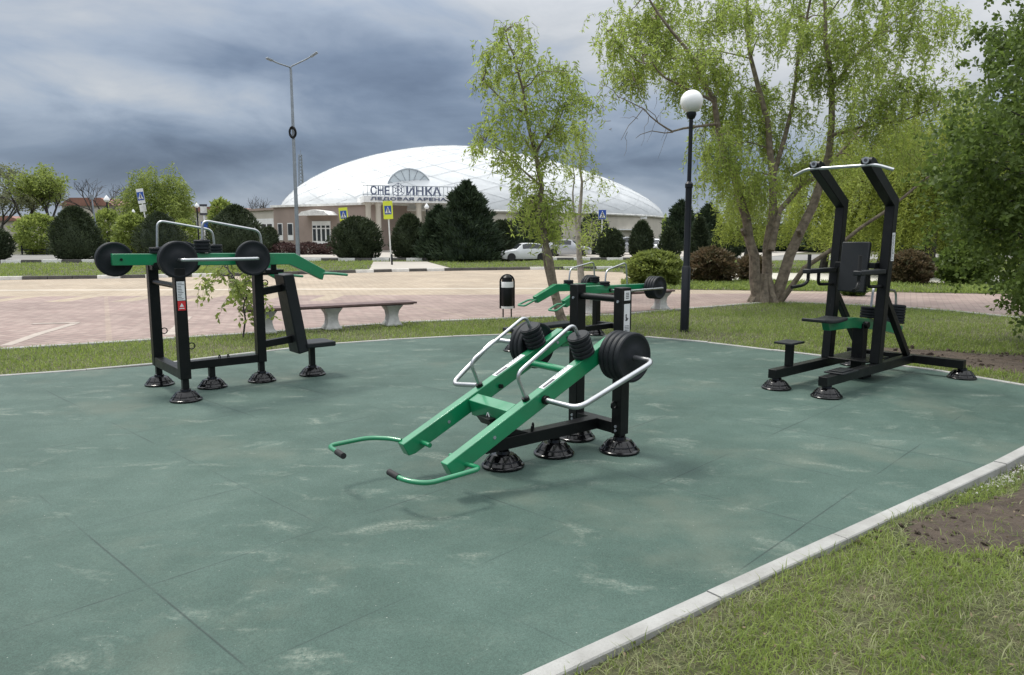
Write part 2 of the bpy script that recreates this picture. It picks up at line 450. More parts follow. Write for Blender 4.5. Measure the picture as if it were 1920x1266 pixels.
# plaza -----------------------------------------------------------
plaza_near = [G(u, v) for u, v in [(-700, 690), (-200, 662), (0, 650), (150, 642), (300, 632), (520, 618), (750, 601), (950, 594), (1150, 587), (1300, 575), (1450, 563.5), (1600, 569), (1750, 577), (1860, 588), (1990, 600)]]
curb1 = [G(u, v) for u, v in [(-700, 533), (-200, 527), (0, 523.5), (250, 520), (430, 516.5), (600, 512), (760, 508), (880, 506), (1000, 504.5), (1100, 503.5), (1180, 503)]]
plaza_poly = plaza_near + [Vector((40, 19, 0)), Vector((60, 34, 0)), Vector((12, 36, 0))] + curb1[::-1]
m, nt, b, _ = new_mat('block_paving'); v = coords(nt)
br = nt.nodes.new('ShaderNodeTexBrick'); nt.links.new(mapping(nt, v, rot=(0, 0, R(28))), br.inputs['Vector'])
br.inputs['Scale'].default_value = 1; br.inputs['Brick Width'].default_value = .28; br.inputs['Row Height'].default_value = .14; br.inputs['Mortar Size'].default_value = .011
br.inputs['Color1'].default_value = rgb((.25, .178, .158)); br.inputs['Color2'].default_value = rgb((.33, .252, .22)); br.inputs['Mortar'].default_value = rgb((.17, .135, .12)); br.inputs['Bias'].default_value = 0
br2 = nt.nodes.new('ShaderNodeTexBrick'); nt.links.new(mapping(nt, v, rot=(0, 0, R(28))), br2.inputs['Vector'])
br2.inputs['Scale'].default_value = 1; br2.inputs['Brick Width'].default_value = .28; br2.inputs['Row Height'].default_value = .14; br2.inputs['Mortar Size'].default_value = .011
br2.inputs['Color1'].default_value = rgb((.345, .275, .20)); br2.inputs['Color2'].default_value = rgb((.40, .33, .25)); br2.inputs['Mortar'].default_value = rgb((.22, .18, .135)); br2.inputs['Bias'].default_value = 0
sep = nt.nodes.new('ShaderNodeSeparateXYZ'); nt.links.new(v, sep.inputs[0])
yy = math_n(nt, 'ADD', sep.outputs[1], math_n(nt, 'MULTIPLY', sep.outputs[0], -.05))
zone = math_n(nt, 'MULTIPLY', math_n(nt, 'GREATER_THAN', yy, 20.3), 1.0)
# banded pattern: thin cream courses crossing the pink field, pink dashes in the cream field
band = math_n(nt, 'LESS_THAN', math_n(nt, 'PINGPONG', math_n(nt, 'ADD', sep.outputs[0], math_n(nt, 'MULTIPLY', sep.outputs[1], .55)), 3.6), .05)
dash = math_n(nt, 'MULTIPLY', math_n(nt, 'LESS_THAN', math_n(nt, 'PINGPONG', sep.outputs[0], .8), .25), math_n(nt, 'MULTIPLY', math_n(nt, 'GREATER_THAN', yy, 18.6), math_n(nt, 'LESS_THAN', yy, 20.3)))
dash = math_n(nt, 'MULTIPLY', dash, math_n(nt, 'LESS_THAN', sep.outputs[0], -4))
sel = math_n(nt, 'MAXIMUM', math_n(nt, 'MAXIMUM', zone, dash), math_n(nt, 'MULTIPLY', band, .35), clamp=True)
c = mixc(nt, sel, br.outputs[0], br2.outputs[0])
wl = math_n(nt, 'LESS_THAN', math_n(nt, 'ABSOLUTE', math_n(nt, 'SUBTRACT', yy, 22.6)), .22)
c = mixc(nt, math_n(nt, 'MULTIPLY', wl, .6), c, (.54, .49, .42))
dirt = ramp(nt, noise(nt, .5, 6, .65, v), [(.35, (.78, .78, .78)), (.65, (1.12, 1.12, 1.12))]).outputs[0]
c = mixc(nt, .8, c, dirt, 'MULTIPLY')
nt.links.new(c, b.inputs['Base Color']); b.inputs['Roughness'].default_value = .85
M['paving'] = m
sheet('plaza', [(p[0], p[1]) for p in plaza_poly], -.03, m)
M['pave_line'] = simple('pale_paving_line', (.36, .31, .27), .85, 0, .15, 3)
def ground_line(pts, w_, z):
    mb_ = MB(); q_ = [G(u, v, z) for u, v in pts]
    for a_, b_ in zip(q_[:-1], q_[1:]):
        t_ = (b_ - a_).normalized(); n_ = Vector((-t_.y, t_.x, 0)) * w_ / 2
        mb_.add([a_ - n_, b_ - n_, b_ + n_, a_ + n_], [(0, 1, 2, 3)])
    o_ = mb_.build('paving_line', M['pave_line'], smooth=False)
    if o_.data.polygons[0].normal.z < 0: o_.data.flip_normals()
    tag(o_, kind='structure')
ground_line([(10, 648), (75, 625), (140, 606.5)], .16, -.026)
ground_line([(60, 607), (150, 605)], .14, -.0225)
ground_line([(318, 628), (352, 594)], .16, -.026)
# pale edging course along the near side of the plaza
kb = MB(); kerb_strip(kb, plaza_near, .12, .0, -.2, -.012, -1, 1.0)
tag(kb.build('plaza_edging', M['kerb'], smooth=False), kind='structure')

# far kerbs, verges, road -----------------------------------------------------------
m, nt, b, _ = new_mat('worn_asphalt'); v = coords(nt)
f = noise(nt, .4, 5, .6, v)
nt.links.new(ramp(nt, f, [(.3, (.15, .145, .135)), (.7, (.24, .235, .22))]).outputs[0], b.inputs['Base Color']); b.inputs['Roughness'].default_value = .9
M['asphalt'] = m
curb2 = [G(u, v) for u, v in [(-700, 497), (-200, 494), (0, 492.5), (200, 491), (420, 489.5), (600, 488.5), (850, 488.2), (1000, 488), (1200, 487.5), (1420, 488)]]
def painted_kerb(pts, w, h, seg, frac=1.0):
    dark, white = MB(), MB()
    L = [0]
    for i in range(1, len(pts)): L.append(L[-1] + (pts[i] - pts[i - 1]).length)
    def pos(s):
        for i in range(1, len(pts)):
            if s <= L[i] or i == len(pts) - 1:
                return pts[i - 1].lerp(pts[i], (s - L[i - 1]) / max(1e-6, L[i] - L[i - 1]))
    n = int(L[-1] / seg); mb = MB()
    for i in range(n):
        a, c_ = pos(L[-1] * i / n), pos(L[-1] * (i + 1) / n - .03)
        mb.cur = 1 if (i % 2 and random.random() < frac) else 0
        mb.beam(a + Vector((0, 0, ZG + h / 2)), c_ + Vector((0, 0, ZG + h / 2)), w, h)
    return mb
M['kerbgrey'] = simple('dark_kerb_stone', (.10, .095, .09), .9, 0, .3, 2, .2)
tag(painted_kerb(curb2, .25, .19, 1.05).build('painted_kerb', [M['kerbgrey'], M['dirtywhite']], smooth=False), kind='structure')
tag(painted_kerb(curb1, .18, .14, .8, .55).build('verge_kerb', [M['kerbgrey'], M['dirtywhite']], smooth=False), kind='structure')
road_poly = [p + Vector((0, .2, 0)) for p in curb2] + [Vector((60, 62, 0)), Vector((-110, 62, 0)), Vector((-110, 40, 0))]
sheet('road', [(p[0], p[1]) for p in road_poly], ZG + .006, M['asphalt'])
m, nt, b, _ = new_mat('pale_forecourt'); v = coords(nt)
nt.links.new(ramp(nt, noise(nt, .3, 5, .6, v), [(.3, (.33, .30, .26)), (.7, (.42, .39, .345))]).outputs[0], b.inputs['Base Color']); b.inputs['Roughness'].default_value = .9
M['forecourt'] = m
sheet('forecourt', [(-30, 54.2), (4, 54.2), (20, 57), (30, 74), (-12, 72), (-30, 76)], ZG + .012, m)
sheet('crossing_path', [(p[0], p[1]) for p in [G(690, 508.6), G(860, 505.6), G(800, 489.6), G(700, 489.6)]], ZG + .01, m)
# right-hand verge and path
verge_r = [G(u, v) for u, v in [(1165, 540), (1400, 543), (1650, 546), (1960, 551), (1960, 533), (1650, 528), (1400, 526), (1165, 524)]]
sheet('verge', [(p[0], p[1]) for p in verge_r], -.022, M['soilgrass'])
m, nt, b, _ = new_mat('pale_path'); v = coords(nt)
nt.links.new(ramp(nt, noise(nt, .6, 5, .6, v), [(.3, (.46, .44, .38)), (.7, (.56, .54, .47))]).outputs[0], b.inputs['Base Color']); b.inputs['Roughness'].default_value = .9
sheet('path', [(p[0], p[1]) for p in [G(1180, 524), G(1400, 525.5), G(1650, 527.5), G(1990, 533), G(1990, 518), G(1650, 512), G(1400, 511), G(1180, 511)]], -.018, m)
sheet('verge', [(p[0], p[1]) for p in [G(1000, 503), G(1180, 510.5), G(1400, 510.5), G(1990, 517), G(1990, 490), G(1400, 489), G(1000, 489)]], -.026, M['soilgrass'])

# soil patches -----------------------------------------------------------
m, nt, b, _ = new_mat('bare_soil'); v = coords(nt)
f1 = noise(nt, 5, 6, .7, v); f2 = noise(nt, 45, 5, .75, v)
c = ramp(nt, f1, [(.3, (.05, .036, .027)), (.7, (.125, .095, .07))]).outputs[0]
c = mixc(nt, math_n(nt, 'MULTIPLY', ramp(nt, f2, [(.55, (0, 0, 0)), (.75, (1, 1, 1))]).outputs[0], .5), c, (.26, .22, .17))
nt.links.new(c, b.inputs['Base Color']); b.inputs['Roughness'].default_value = .95
bump(nt, b, math_n(nt, 'ADD', f1, math_n(nt, 'MULTIPLY', f2, .5)), 1.0, .05); M['soil'] = m
def blob(cx, cy, rx, ry, rot, n=40, amp=.25, seed=1):
    r = random.Random(seed); ph = [r.random() * 6.3 for _ in range(5)]; out = []
    for i in range(n):
        t = 2 * math.pi * i / n
        k = 1 + amp * sum(math.sin((j + 2) * t + ph[j]) / (j + 1.5) for j in range(5))
        x, y = rx * k * math.cos(t), ry * k * math.sin(t)
        out.append(Vector((cx + x * math.cos(rot) - y * math.sin(rot), cy + x * math.sin(rot) + y * math.cos(rot), 0)))
    return out
def lumpy(name, poly, z, hgt, n, mat, seed=3):
    """soil sheet: triangulated polygon with lumps so it is real relief"""
    cx = sum(p.x for p in poly) / len(poly); cy = sum(p.y for p in poly) / len(poly)
    rings = 14; V = [(cx, cy, z + hgt)]; Fc = []; k = len(poly)
    r = random.Random(seed)
    for j in range(1, rings + 1):
        s = j / rings
        for p in poly:
            V.append((cx + (p.x - cx) * s, cy + (p.y - cy) * s, z + (hgt * (1 - s * s) * r.uniform(.35, 1.3) if j < rings else -.004)))
    for i in range(k): Fc.append((0, 1 + i, 1 + (i + 1) % k))
    for j in range(rings - 1):
        for i in range(k):
            a = 1 + j * k + i; a2 = 1 + j * k + (i + 1) % k
            Fc.append((a, a + k, a2 + k, a2))
    o = npmesh(name, np.array(V), [np.array([f for f in Fc if len(f) == 3]), np.array([f for f in Fc if len(f) == 4])], mat)
    o.data.polygons.foreach_set('use_smooth', [True] * len(o.data.polygons))
    return tag(o, kind='structure')
pa, pb = G(1800, 955, ZG), G(1845, 665, ZG)
soil_near = blob(3.55, 4.42, 1.35, .46, R(33), n=70, amp=.32, seed=4)
soil_far = blob(6.75, 9.3, 2.2, .75, R(-34), seed=6)
lumpy('bare_soil', soil_far, ZG + .006, .03, 1, M['soil'], 5)
# grass -----------------------------------------------------------
perp = Vector((kd.y, -kd.x, 0))
near_grass = [k0 - kd * 1.6 + perp * .1, k1 + kd * .8 + perp * .1, Vector((5.6, 5.3, 0)), Vector((4.5, 3.0, 0)), Vector((1.5, 1.3, 0)), Vector((-.9, 1.1, 0))]
def lawn_z(x, y):
    s = (x - k0.x) * kd.x + (y - k0.y) * kd.y
    drop = np.clip((s - 2.6) / 1.6, 0, 1); dk_ = (x - k0.x) * perp.x + (y - k0.y) * perp.y
    base_ = -.006 + .012 * np.sin(x * 5.1 + y * 2.3) * np.sin(y * 4.7 - x * 1.9) + .006 * np.sin(x * 13 + 1) * np.sin(y * 11)
    return base_ - .05 * drop * np.clip(1.3 - dk_ * .5, .3, 1)
gx, gy = 120, 60
U = np.linspace(-1.8, 6.2, gx); W2 = np.linspace(.099, 4.6, gy) ** 1.0
UU, WW = np.meshgrid(U, W2, indexing='ij')
X_ = k0.x + kd.x * UU + perp.x * WW; Y_ = k0.y + kd.y * UU + perp.y * WW
vv = np.stack([X_, Y_, lawn_z(X_, Y_)], -1).reshape(-1, 3)
ff = np.array([(i * gy + j, i * gy + j + 1, (i + 1) * gy + j + 1, (i + 1) * gy + j) for i in range(gx - 1) for j in range(gy - 1)])
o = npmesh('lawn', vv, [ff[:, ::-1]], M['soilgrass']); o.data.polygons.foreach_set('use_smooth', [True] * len(o.data.polygons)); tag(o, kind='structure')
P = scatter(near_grass, 200000, ZG); P[:, 2] = lawn_z(P[:, 0], P[:, 1]) - .002
so_ = lumpy('bare_soil', soil_near, 0, .02, 1, M['soil'])
c_ = np.empty(len(so_.data.vertices) * 3, np.float32); so_.data.vertices.foreach_get('co', c_); c_ = c_.reshape(-1, 3)
c_[:, 2] += lawn_z(c_[:, 0], c_[:, 1]) + .004; so_.data.vertices.foreach_set('co', c_.ravel())
def clods(poly, n, zf, lo, hi, grow, label):
    cx = sum(p.x for p in poly) / len(poly); cy = sum(p.y for p in poly) / len(poly)
    big_ = [Vector((cx + (p.x - cx) * grow, cy + (p.y - cy) * grow, 0)) for p in poly]
    m_ = MB()
    for q_ in scatter(big_, n, 0):
        sc = random.uniform(lo, hi) * random.random() ** 2 + lo; rt = Matrix.Rotation(random.random() * 6, 3, Vector((random.random(), random.random(), 1)).normalized())
        m_.lathe([(sc * .5, -sc * .5), (sc, -sc * .1), (sc * .85, sc * .3), (sc * .3, sc * .55)], 6, rt, (q_[0], q_[1], float(zf(q_[0], q_[1])) + sc * .25))
    return tag(m_.build('soil_crumbs', M['soil'], smooth=False), label, 'soil crumbs', kind='stuff')
clods(soil_near, 1500, lambda x, y: lawn_z(np.float64(x), np.float64(y)) + .006, .004, .022, 1.25, 'crumbs of loose brown soil on the dug patch beside the near kerb')
clods(soil_far, 900, lambda x, y: ZG + .02, .006, .04, 1.15, 'crumbs of loose soil on the bare patch behind the pull-up station')
ins = in_poly(P, soil_near)
gp = G(1880, 890, ZG)
M['gravel'] = simple('pale_gravel', (.46, .45, .43), .9, 0, .25, 30, .3)
gv = MB()
for i in range(420):
    a = G(1878, 893, ZG) ; t = random.gauss(0, .22); s_ = random.gauss(0, .045)
    p = a + kd * t + Vector((kd.y, -kd.x, 0)) * s_
    p.z = float(lawn_z(np.float64(p.x), np.float64(p.y))); sc = random.uniform(.004, .013); rt = Matrix.Rotation(random.random() * 6, 3, Vector((random.random(), random.random(), 1)).normalized())
    gv.lathe([(sc * .5, -sc * .5), (sc, 0), (sc * .4, sc * .6)], 5, rt, p + Vector((0, 0, .008 + sc * .3)))
tag(gv.build('gravel', M['gravel'], smooth=False), 'white gravel scattered beside the near kerb', 'gravel', kind='stuff')

q = vnoise(P, 2.6, 2); q2 = vnoise(P, 7, 5)
dk = (P[:, 0] - k0.x) * perp.x + (P[:, 1] - k0.y) * perp.y      # distance from the kerb
keep = rng.random(len(P)) < np.where(ins, .10, np.clip(.35 + q * .9, .25, 1) * np.clip(.5 + dk * 2.2, .5, 1))
P = P[keep]; q = q[keep]
gsel = rng.random(len(P)) < np.clip((q - .38) * 2.8, .25, .9)
tag(blades('grass', P[gsel], .062, .0048, .95, M['grass']), 'green grass blades on the lawn beside the near kerb', 'grass', kind='stuff')
tag(blades('dry_grass', P[~gsel], .062, .0046, 1.25, M['drygrass']), 'straw coloured mown grass on the lawn beside the near kerb', 'grass', kind='stuff')
Pw = scatter(near_grass, 16000, 0); wq = vnoise(Pw, 3.4, 21); Pw = Pw[(wq > .60) & ~in_poly(Pw, soil_near)]; Pw[:, 2] = lawn_z(Pw[:, 0], Pw[:, 1]) + .012 + rng.random(len(Pw)) * .022
Dw = rng.normal(size=(len(Pw), 3)); Dw[:, 2] = np.abs(Dw[:, 2]) * .35
tag(leaves('clover_weeds', Pw, Dw, .018 * (.6 + .8 * rng.random(len(Pw))), .013, M['shrub']), 'small broad-leaved weeds in patches of the near lawn', 'weeds', kind='stuff')
Pl = scatter(near_grass, 900, 0); Pl[:, 2] = lawn_z(Pl[:, 0], Pl[:, 1]) + .02 + rng.random(len(Pl)) * .02; Dl = rng.normal(size=(len(Pl), 3)); Dl[:, 2] *= .2
M['litter'] = leafmat('dry_leaf_litter', (.10, .07, .04), (.30, .24, .15), .1)
tag(leaves('dry_leaf_litter', Pl, Dl, .024 * (.5 + rng.random(len(Pl))), .011, M['litter']), 'dry brown leaf litter scattered over the near lawn and soil', 'leaf litter', kind='stuff')
strip = [p + Vector((0, .1, 0)) for p in far_edge[0:]] + [Vector((5.9, 7.9, 0)), Vector((9.5, 8.6, 0)), Vector((12.5, 14.5, 0))] + [p - Vector((0, .08, 0)) for p in plaza_near[::-1][1:-1]]
P = scatter(strip, 230000, ZG)
ins = in_poly(P, soil_far); q = vnoise(P, 1.3, 9)
dens = np.where(P[:, 1] < 13, 1, .8) * np.clip(.45 + q, .3, 1)
keep = (rng.random(len(P)) < np.where(ins, .02, dens)) & (np.abs(P[:, 0]) < P[:, 1] * .75 + .6)
P = P[keep]; q = q[keep]
gs = rng.random(len(P)) < np.clip(.45 + q * .6, 0, .93)
tag(blades('grass', P[gs], .075, .010, .7, M['grass']), 'green grass strip between the rubber ground and the plaza', 'grass', kind='stuff')
tag(blades('dry_grass', P[~gs], .07, .009, .9, M['drygrass']), 'dry blades in the grass strip before the plaza', 'grass', kind='stuff')
vp = [p + Vector((0, .2, 0)) for p in curb1] + [p - Vector((0, .3, 0)) for p in curb2[::-1]]
P = np.concatenate([scatter(vp, 90000, ZG), scatter(verge_r, 22000, -.022), scatter([G(1000, 503), G(1180, 510.5), G(1400, 510.5), G(1990, 517), G(1990, 490), G(1400, 489), G(1000, 489)], 26000, -.026)])
cpath = [G(690, 508.6), G(860, 505.6), G(800, 489.6), G(700, 489.6)]
P = P[(np.abs(P[:, 0]) < P[:, 1] * .75) & ~in_poly(P, cpath)]
q = vnoise(P, .6, 3); P = P[rng.random(len(P)) < np.clip(q * 1.5, .2, 1)]
tag(blades('grass', P, .13, .035, .8, M['grass']), 'grass verges between the plaza and the road', 'grass', kind='stuff')
# ================================================================== MACHINES
Rx90 = Matrix.Rotation(math.pi / 2, 3, 'X')          # lathe axis z -> -y
def proto_mesh(fn, name, mat, bevel=0):
    o = fn().build(name, mat, None, bevel); me = o.data
    bpy.data.objects.remove(o); return me
def place(me, name, parent, loc=(0, 0, 0), rot=None, scale=1):
    o = bpy.data.objects.new(name, me); C.objects.link(o); o.parent = parent
    o.matrix_local = Matrix.Translation(loc) @ (rot.to_4x4() if rot is not None else Matrix.Identity(4)) @ Matrix.Scale(scale, 4)
    return o
def disc_fn(r, t):
    def f():
        m = MB()
        m.lathe([(.02, 0), (r * .42, 0), (r * .46, t * .1), (r * .84, t * .1), (r * .88, 0), (r * .96, t * .02), (r, t * .2), (r, t * .8), (r * .96, t * .98), (r * .88, t),
                 (r * .84, t * .9), (r * .46, t * .9), (r * .42, t), (.02, t)], 40)
        return m
    return f
DISC = proto_mesh(disc_fn(.176, .044), 'weight_disc', M['rubber'])
def small_fn():
    r, t = .078, .031
    return MB().lathe([(.018, 0), (r * .9, 0), (r, t * .2), (r, t * .74), (r * .9, t * .88), (r * .9, t), (.018, t)], 28)
SMALL = proto_mesh(small_fn, 'small_weight', M['rubber'])
def foot_fn():
    m = MB(); r, h = .15, .095; n = 32
    m.lathe([(r * .98, 0), (r, .006), (r, .016), (r * .96, .022), (r * .88, .026), (r * .76, .052), (r * .74, .056), (r * .60, h * .86), (r * .52, h * .97), (.05, h), (.046, h + .02), (.034, h + .026)], n)
    for i in range(10):                               # slim radial ribs dividing the cover into panels
        a = 2 * math.pi * (i + .3) / 10; ca, sa = math.cos(a), math.sin(a)
        m.beam((r * .90 * ca, r * .90 * sa, .024), (r * .58 * ca, r * .58 * sa, h * .88), .013, .009)
    m.lathe([(r * .79, .046), (r * .815, .050), (r * .80, .056), (r * .76, .056)], n)
    return m
FOOT = proto_mesh(foot_fn, 'foot_cover', M['gloss'])
def foot(root, x, y, top):
    o = MB().b2(-.03, .03, -.03, .03, .02, top).build('foot', M['black'], root, .003); o.location = (x, y, 0)
    place(FOOT, 'foot_cover', o)
def ring(root, p, axis, r=.03):
    m = MB(); a = Vector(axis); ref = Vector((0, 0, 1)); pts = []
    for i in range(17):
        t = 2 * math.pi * i / 16 
        pts.append(Vector(p) + a * (r + r * math.cos(t)) + ref * r * math.sin(t))
    m.tube(pts, .006, 6); m.build('lashing_ring', M['black'], root)
def tri_sign(root, name, p, sx, sz, mats): pass

def discs(root, x, y, z, n, side, r=None):
    """n discs on a rail leg lying along y; side +1/-1 outward"""
    for i in range(n):
        rot = Matrix.Rotation(-math.pi / 2 * side, 3, 'X')
        d = place(DISC, 'weight_disc', root, (x, y + side * i * .0475, z), rot)
def stack(root, base, nrm_, n):
    nv = Vector(nrm_).normalized(); q = Vector((0, 0, 1)).rotation_difference(nv).to_matrix()
    for i in range(n): place(SMALL, 'small_weight', root, Vector(base) + nv * (.032 * i), q)
def collars(m, pts, ax, r=.024, l=.02):
    for p in pts:
        a = Vector(ax).normalized(); m.tube([Vector(p) - a * l, Vector(p) + a * l], r, 12)
def u_rail(root, pts, r=.0155, fr=.07, name='guide_rail', base_r=.026):
    m = MB(); m.tube(fillet(pts, fr, 6), r, 12)
    o = m.build(name, M['chrome'], root)
    for p, q in ((pts[0], pts[1]), (pts[-1], pts[-2])):
        d = (Vector(q) - Vector(p)).normalized(); MB().tube([Vector(p) - d * .004, Vector(p) + d * .022], base_r, 12).build('rail_socket', M['black'], o)
    return o
def sticker(root, x0, x1, y, z0, z1, lines=True, mat='sticker', name='instruction_label', side=-1):
    m = MB(); m.b2(x0, x1, y, y + side * .002, z0, z1)
    o = m.build(name, M[mat], root)
    if lines:
        g = MB(); n = int((z1 - z0) / .014); r = random.Random(int(z0 * 1000))
        for i in range(1, n):
            z = z1 - i * (z1 - z0) / n; l = (x1 - x0) * r.uniform(.4, .85); xm = x0 + (x1 - x0) * .08
            g.b2(xm, xm + l, y + side * .003, y + side * .0035, z - .0022, z + .0022)
        g.build('label_print', M['ink'], o)
    return o
def lever(root, y, prof, w=.075):
    return MB().prism(prof, y - w / 2, y + w / 2).build('lever_arm', M['green'], root, .006)

# ---------------------------------------------------------------- shoulder press (left)
s1 = empty('shoulder_press_machine', (-3.48, 7.43, 0), R(39), label='black machine with seat, upright backrest and high green levers, left on the mat', cat='exercise machine', group='outdoor strength machines on the rubber ground')
for sy in (1, -1):
    MB().b2(-.05, .05, sy * .49 - .05, sy * .49 + .05, .215, 1.285).build('post', M['black'], s1, .005)
    foot(s1, 0, sy * .49, .216)
MB().b2(-.047, .047, -.438, .438, .217, .31).build('cross_beam', M['black'], s1, .004)
MB().b2(.048, .885, -.045, .045, .22, .305).build('base_beam', M['black'], s1, .004)
MB().b2(.885, .98, -.048, .048, .218, 1.17).build('post', M['black'], s1, .005)
MB().tube([(.0, -.445, 1.11), (.0, .445, 1.11)], .028, 14).build('cross_tube', M['black'], s1)
foot(s1, .40, -.0, .221); foot(s1, .93, 0, .219); foot(s1, 1.52, 0, .335)
MB().prism([(1.165, 1.165), (1.29, 1.175), (1.435, .30), (1.31, .275)], -.14, .14).build('backrest', M['pad'], s1, .015)
MB().beam((.98, 0, .985), (1.205, 0, 1.02), .07, .075).build('backrest_strut', M['black'], s1, .004)
MB().beam((.98, 0, .41), (1.305, 0, .44), .07, .075).build('backrest_strut', M['black'], s1, .004)
MB().b2(1.40, 1.745, -.17, .17, .335, .392).build('seat', M['pad'], s1, .012)
m = MB(); m.b2(.86, 1.13, -.10, .10, 1.172, 1.20); m.b2(.9, 1.10, -.33, .33, 1.2, 1.235); m.tube([(1.0, -.30, 1.235), (1.0, -.30, 1.3)], .03, 10); m.tube([(1.0, .30, 1.235), (1.0, .30, 1.28)], .03, 10)
m.build('lever_stop', M['black'], s1, .003)
for (x, y, z) in ((.05, .49, .58), (.05, -.49, .53)): ring(s1, (x, y, z), (1, 0, 0))
for x in (.48, .57): ring(s1, (x, 0, .305), (.35, .2, .0)); 
ring(s1, (.985, 0, 1.08), (1, 0, 0)); 
sticker(s1, -.036, .034, -.541, .98, 1.16); r_ = sticker(s1, -.036, .034, -.541, .885, .975, False, 'red', 'warning_label')
m = MB(); m.prism([(-.02, .92), (.018, .92), (-.001, .955)], -.544, -.5435); m.b2(-.025, .022, -.5435, -.544, .9, .908); m.build('label_print', M['sticker'], r_)
def press_lever(root, y, side, xt, xb, xtip, zt, zb, vr, ur, nd, st):
    h = .118
    o = lever(root, y, [(xt, zt), (xb, zt - .02), (xtip, zb), (xtip - .035, zb - .105), (xb - .055, zt - .02 - h), (xt, zt - h)])
    # handle: flat loop at the tip
    hz = zb - .035
    p = [(xtip - .03, y - side * .02, hz), (xtip + .06, y - side * .06, hz), (xtip + .235, y - side * .03, hz - .02), (xtip + .22, y + side * .12, hz - .02), (xtip + .05, y + side * .07, hz), (xtip - .03, y + side * .025, hz)]
    hd = MB().tube(fillet(p, .035), .015, 10).build('handle', M['green'], o)
    MB().tube([(xt + .08, y - .045, zt - h / 2), (xt + .08, y + .045, zt - h / 2)], .014, 8).build('bolt', M['black'], o)
    # upright rail with small weights
    (x0, z0), (x1, z1), (x2, z2), (x3, z3) = vr
    u_rail(root, [(x0, y, z0), (x1, y, z1), (x2, y, z2), (x3, y, z3)], .0125)
    for (sx, k) in st: stack(root, (sx, y, zt - (sx - xt) / (xb - xt) * .02 + .004), (0, 0, 1), k)
    # side rail with big discs
    xa, xz, yo = ur; zc = zt - .06
    u_rail(root, [(xa, y + side * .036, zc), (xa, y + side * yo, zc), (xz, y + side * yo, zc), (xz, y + side * .036, zc)], .0155, .05)
    for (dx, k, y0) in nd: discs(root, dx, y + side * y0, zc, k, side)
press_lever(s1, -.36, -1, -.06, 1.20, 1.54, 1.425, 1.215, [(.27, 1.42), (.285, 1.74), (.85, 1.64), (.868, 1.40)], (.72, .0, .30), [(.0, 2, .09), (.72, 1, .1)], [(.27, 4)])
press_lever(s1, .36, 1, -.40, 1.02, 1.36, 1.41, 1.17, [(.03, 1.42), (.05, 1.745), (.60, 1.65), (.615, 1.40)], (.33, -.35, .30), [(-.35, 2, .09), (.33, 2, .09)], [(.615, 3), (.03, 2)])
for sy in (1, -1):
    MB().tube([(.0, sy * .36 - .06, 1.285), (.0, sy * .36 + .06, 1.285)], .03, 12).build('pivot', M['black'], s1)
    MB().b2(-.04, .04, sy * .36 - .045 * sy, sy * .44, 1.235, 1.282).build('pivot_bracket', M['black'], s1, .003)

# ---------------------------------------------------------------- deadlift lever machine (centre)
s2 = empty('deadlift_machine', (.655, 5.53, 0), R(219), label='centre machine with two long green levers sloping down to low looped handles', cat='exercise machine', group='outdoor strength machines on the rubber ground')
for sy in (1, -1):
    MB().b2(-.045, .045, sy * .232 - .045, sy * .232 + .045, .135, 1.222).build('post', M['black'], s2, .005)
    foot(s2, 0, sy * .232, .136)
MB().b2(-.042, .042, -.186, .186, .137, .222).build('cross_beam', M['black'], s2, .004)
MB().b2(.043, 1.10, -.045, .045, .14, .225).build('base_beam', M['black'], s2, .004)
MB().tube([(0, -.19, 1.135), (0, .19, 1.135)], .026, 14).build('cross_tube', M['black'], s2)
foot(s2, .43, -.02, .141); foot(s2, .90, -.03, .141)
m = MB(); m.prism([(.72, .225), (1.02, .225), (1.02, .29), (.93, .30)], -.035, .035); m.b2(.93, 1.02, -.05, .05, .285, .33); m.prism([(.90, .33), (1.06, .33), (1.10, .385), (.86, .385)], -.07, .07)
m.build('lever_stop', M['black'], s2, .004)
ring(s2, (.68, .03, .235), (.2, 0, .0)); ring(s2, (.62, -.03, .235), (.2, 0, 0)); ring(s2, (.045, .232, .36), (1, 0, 0), .026)
def top2(x): return .952 - .458 * x
NV = Vector((.4164, 0, .909))
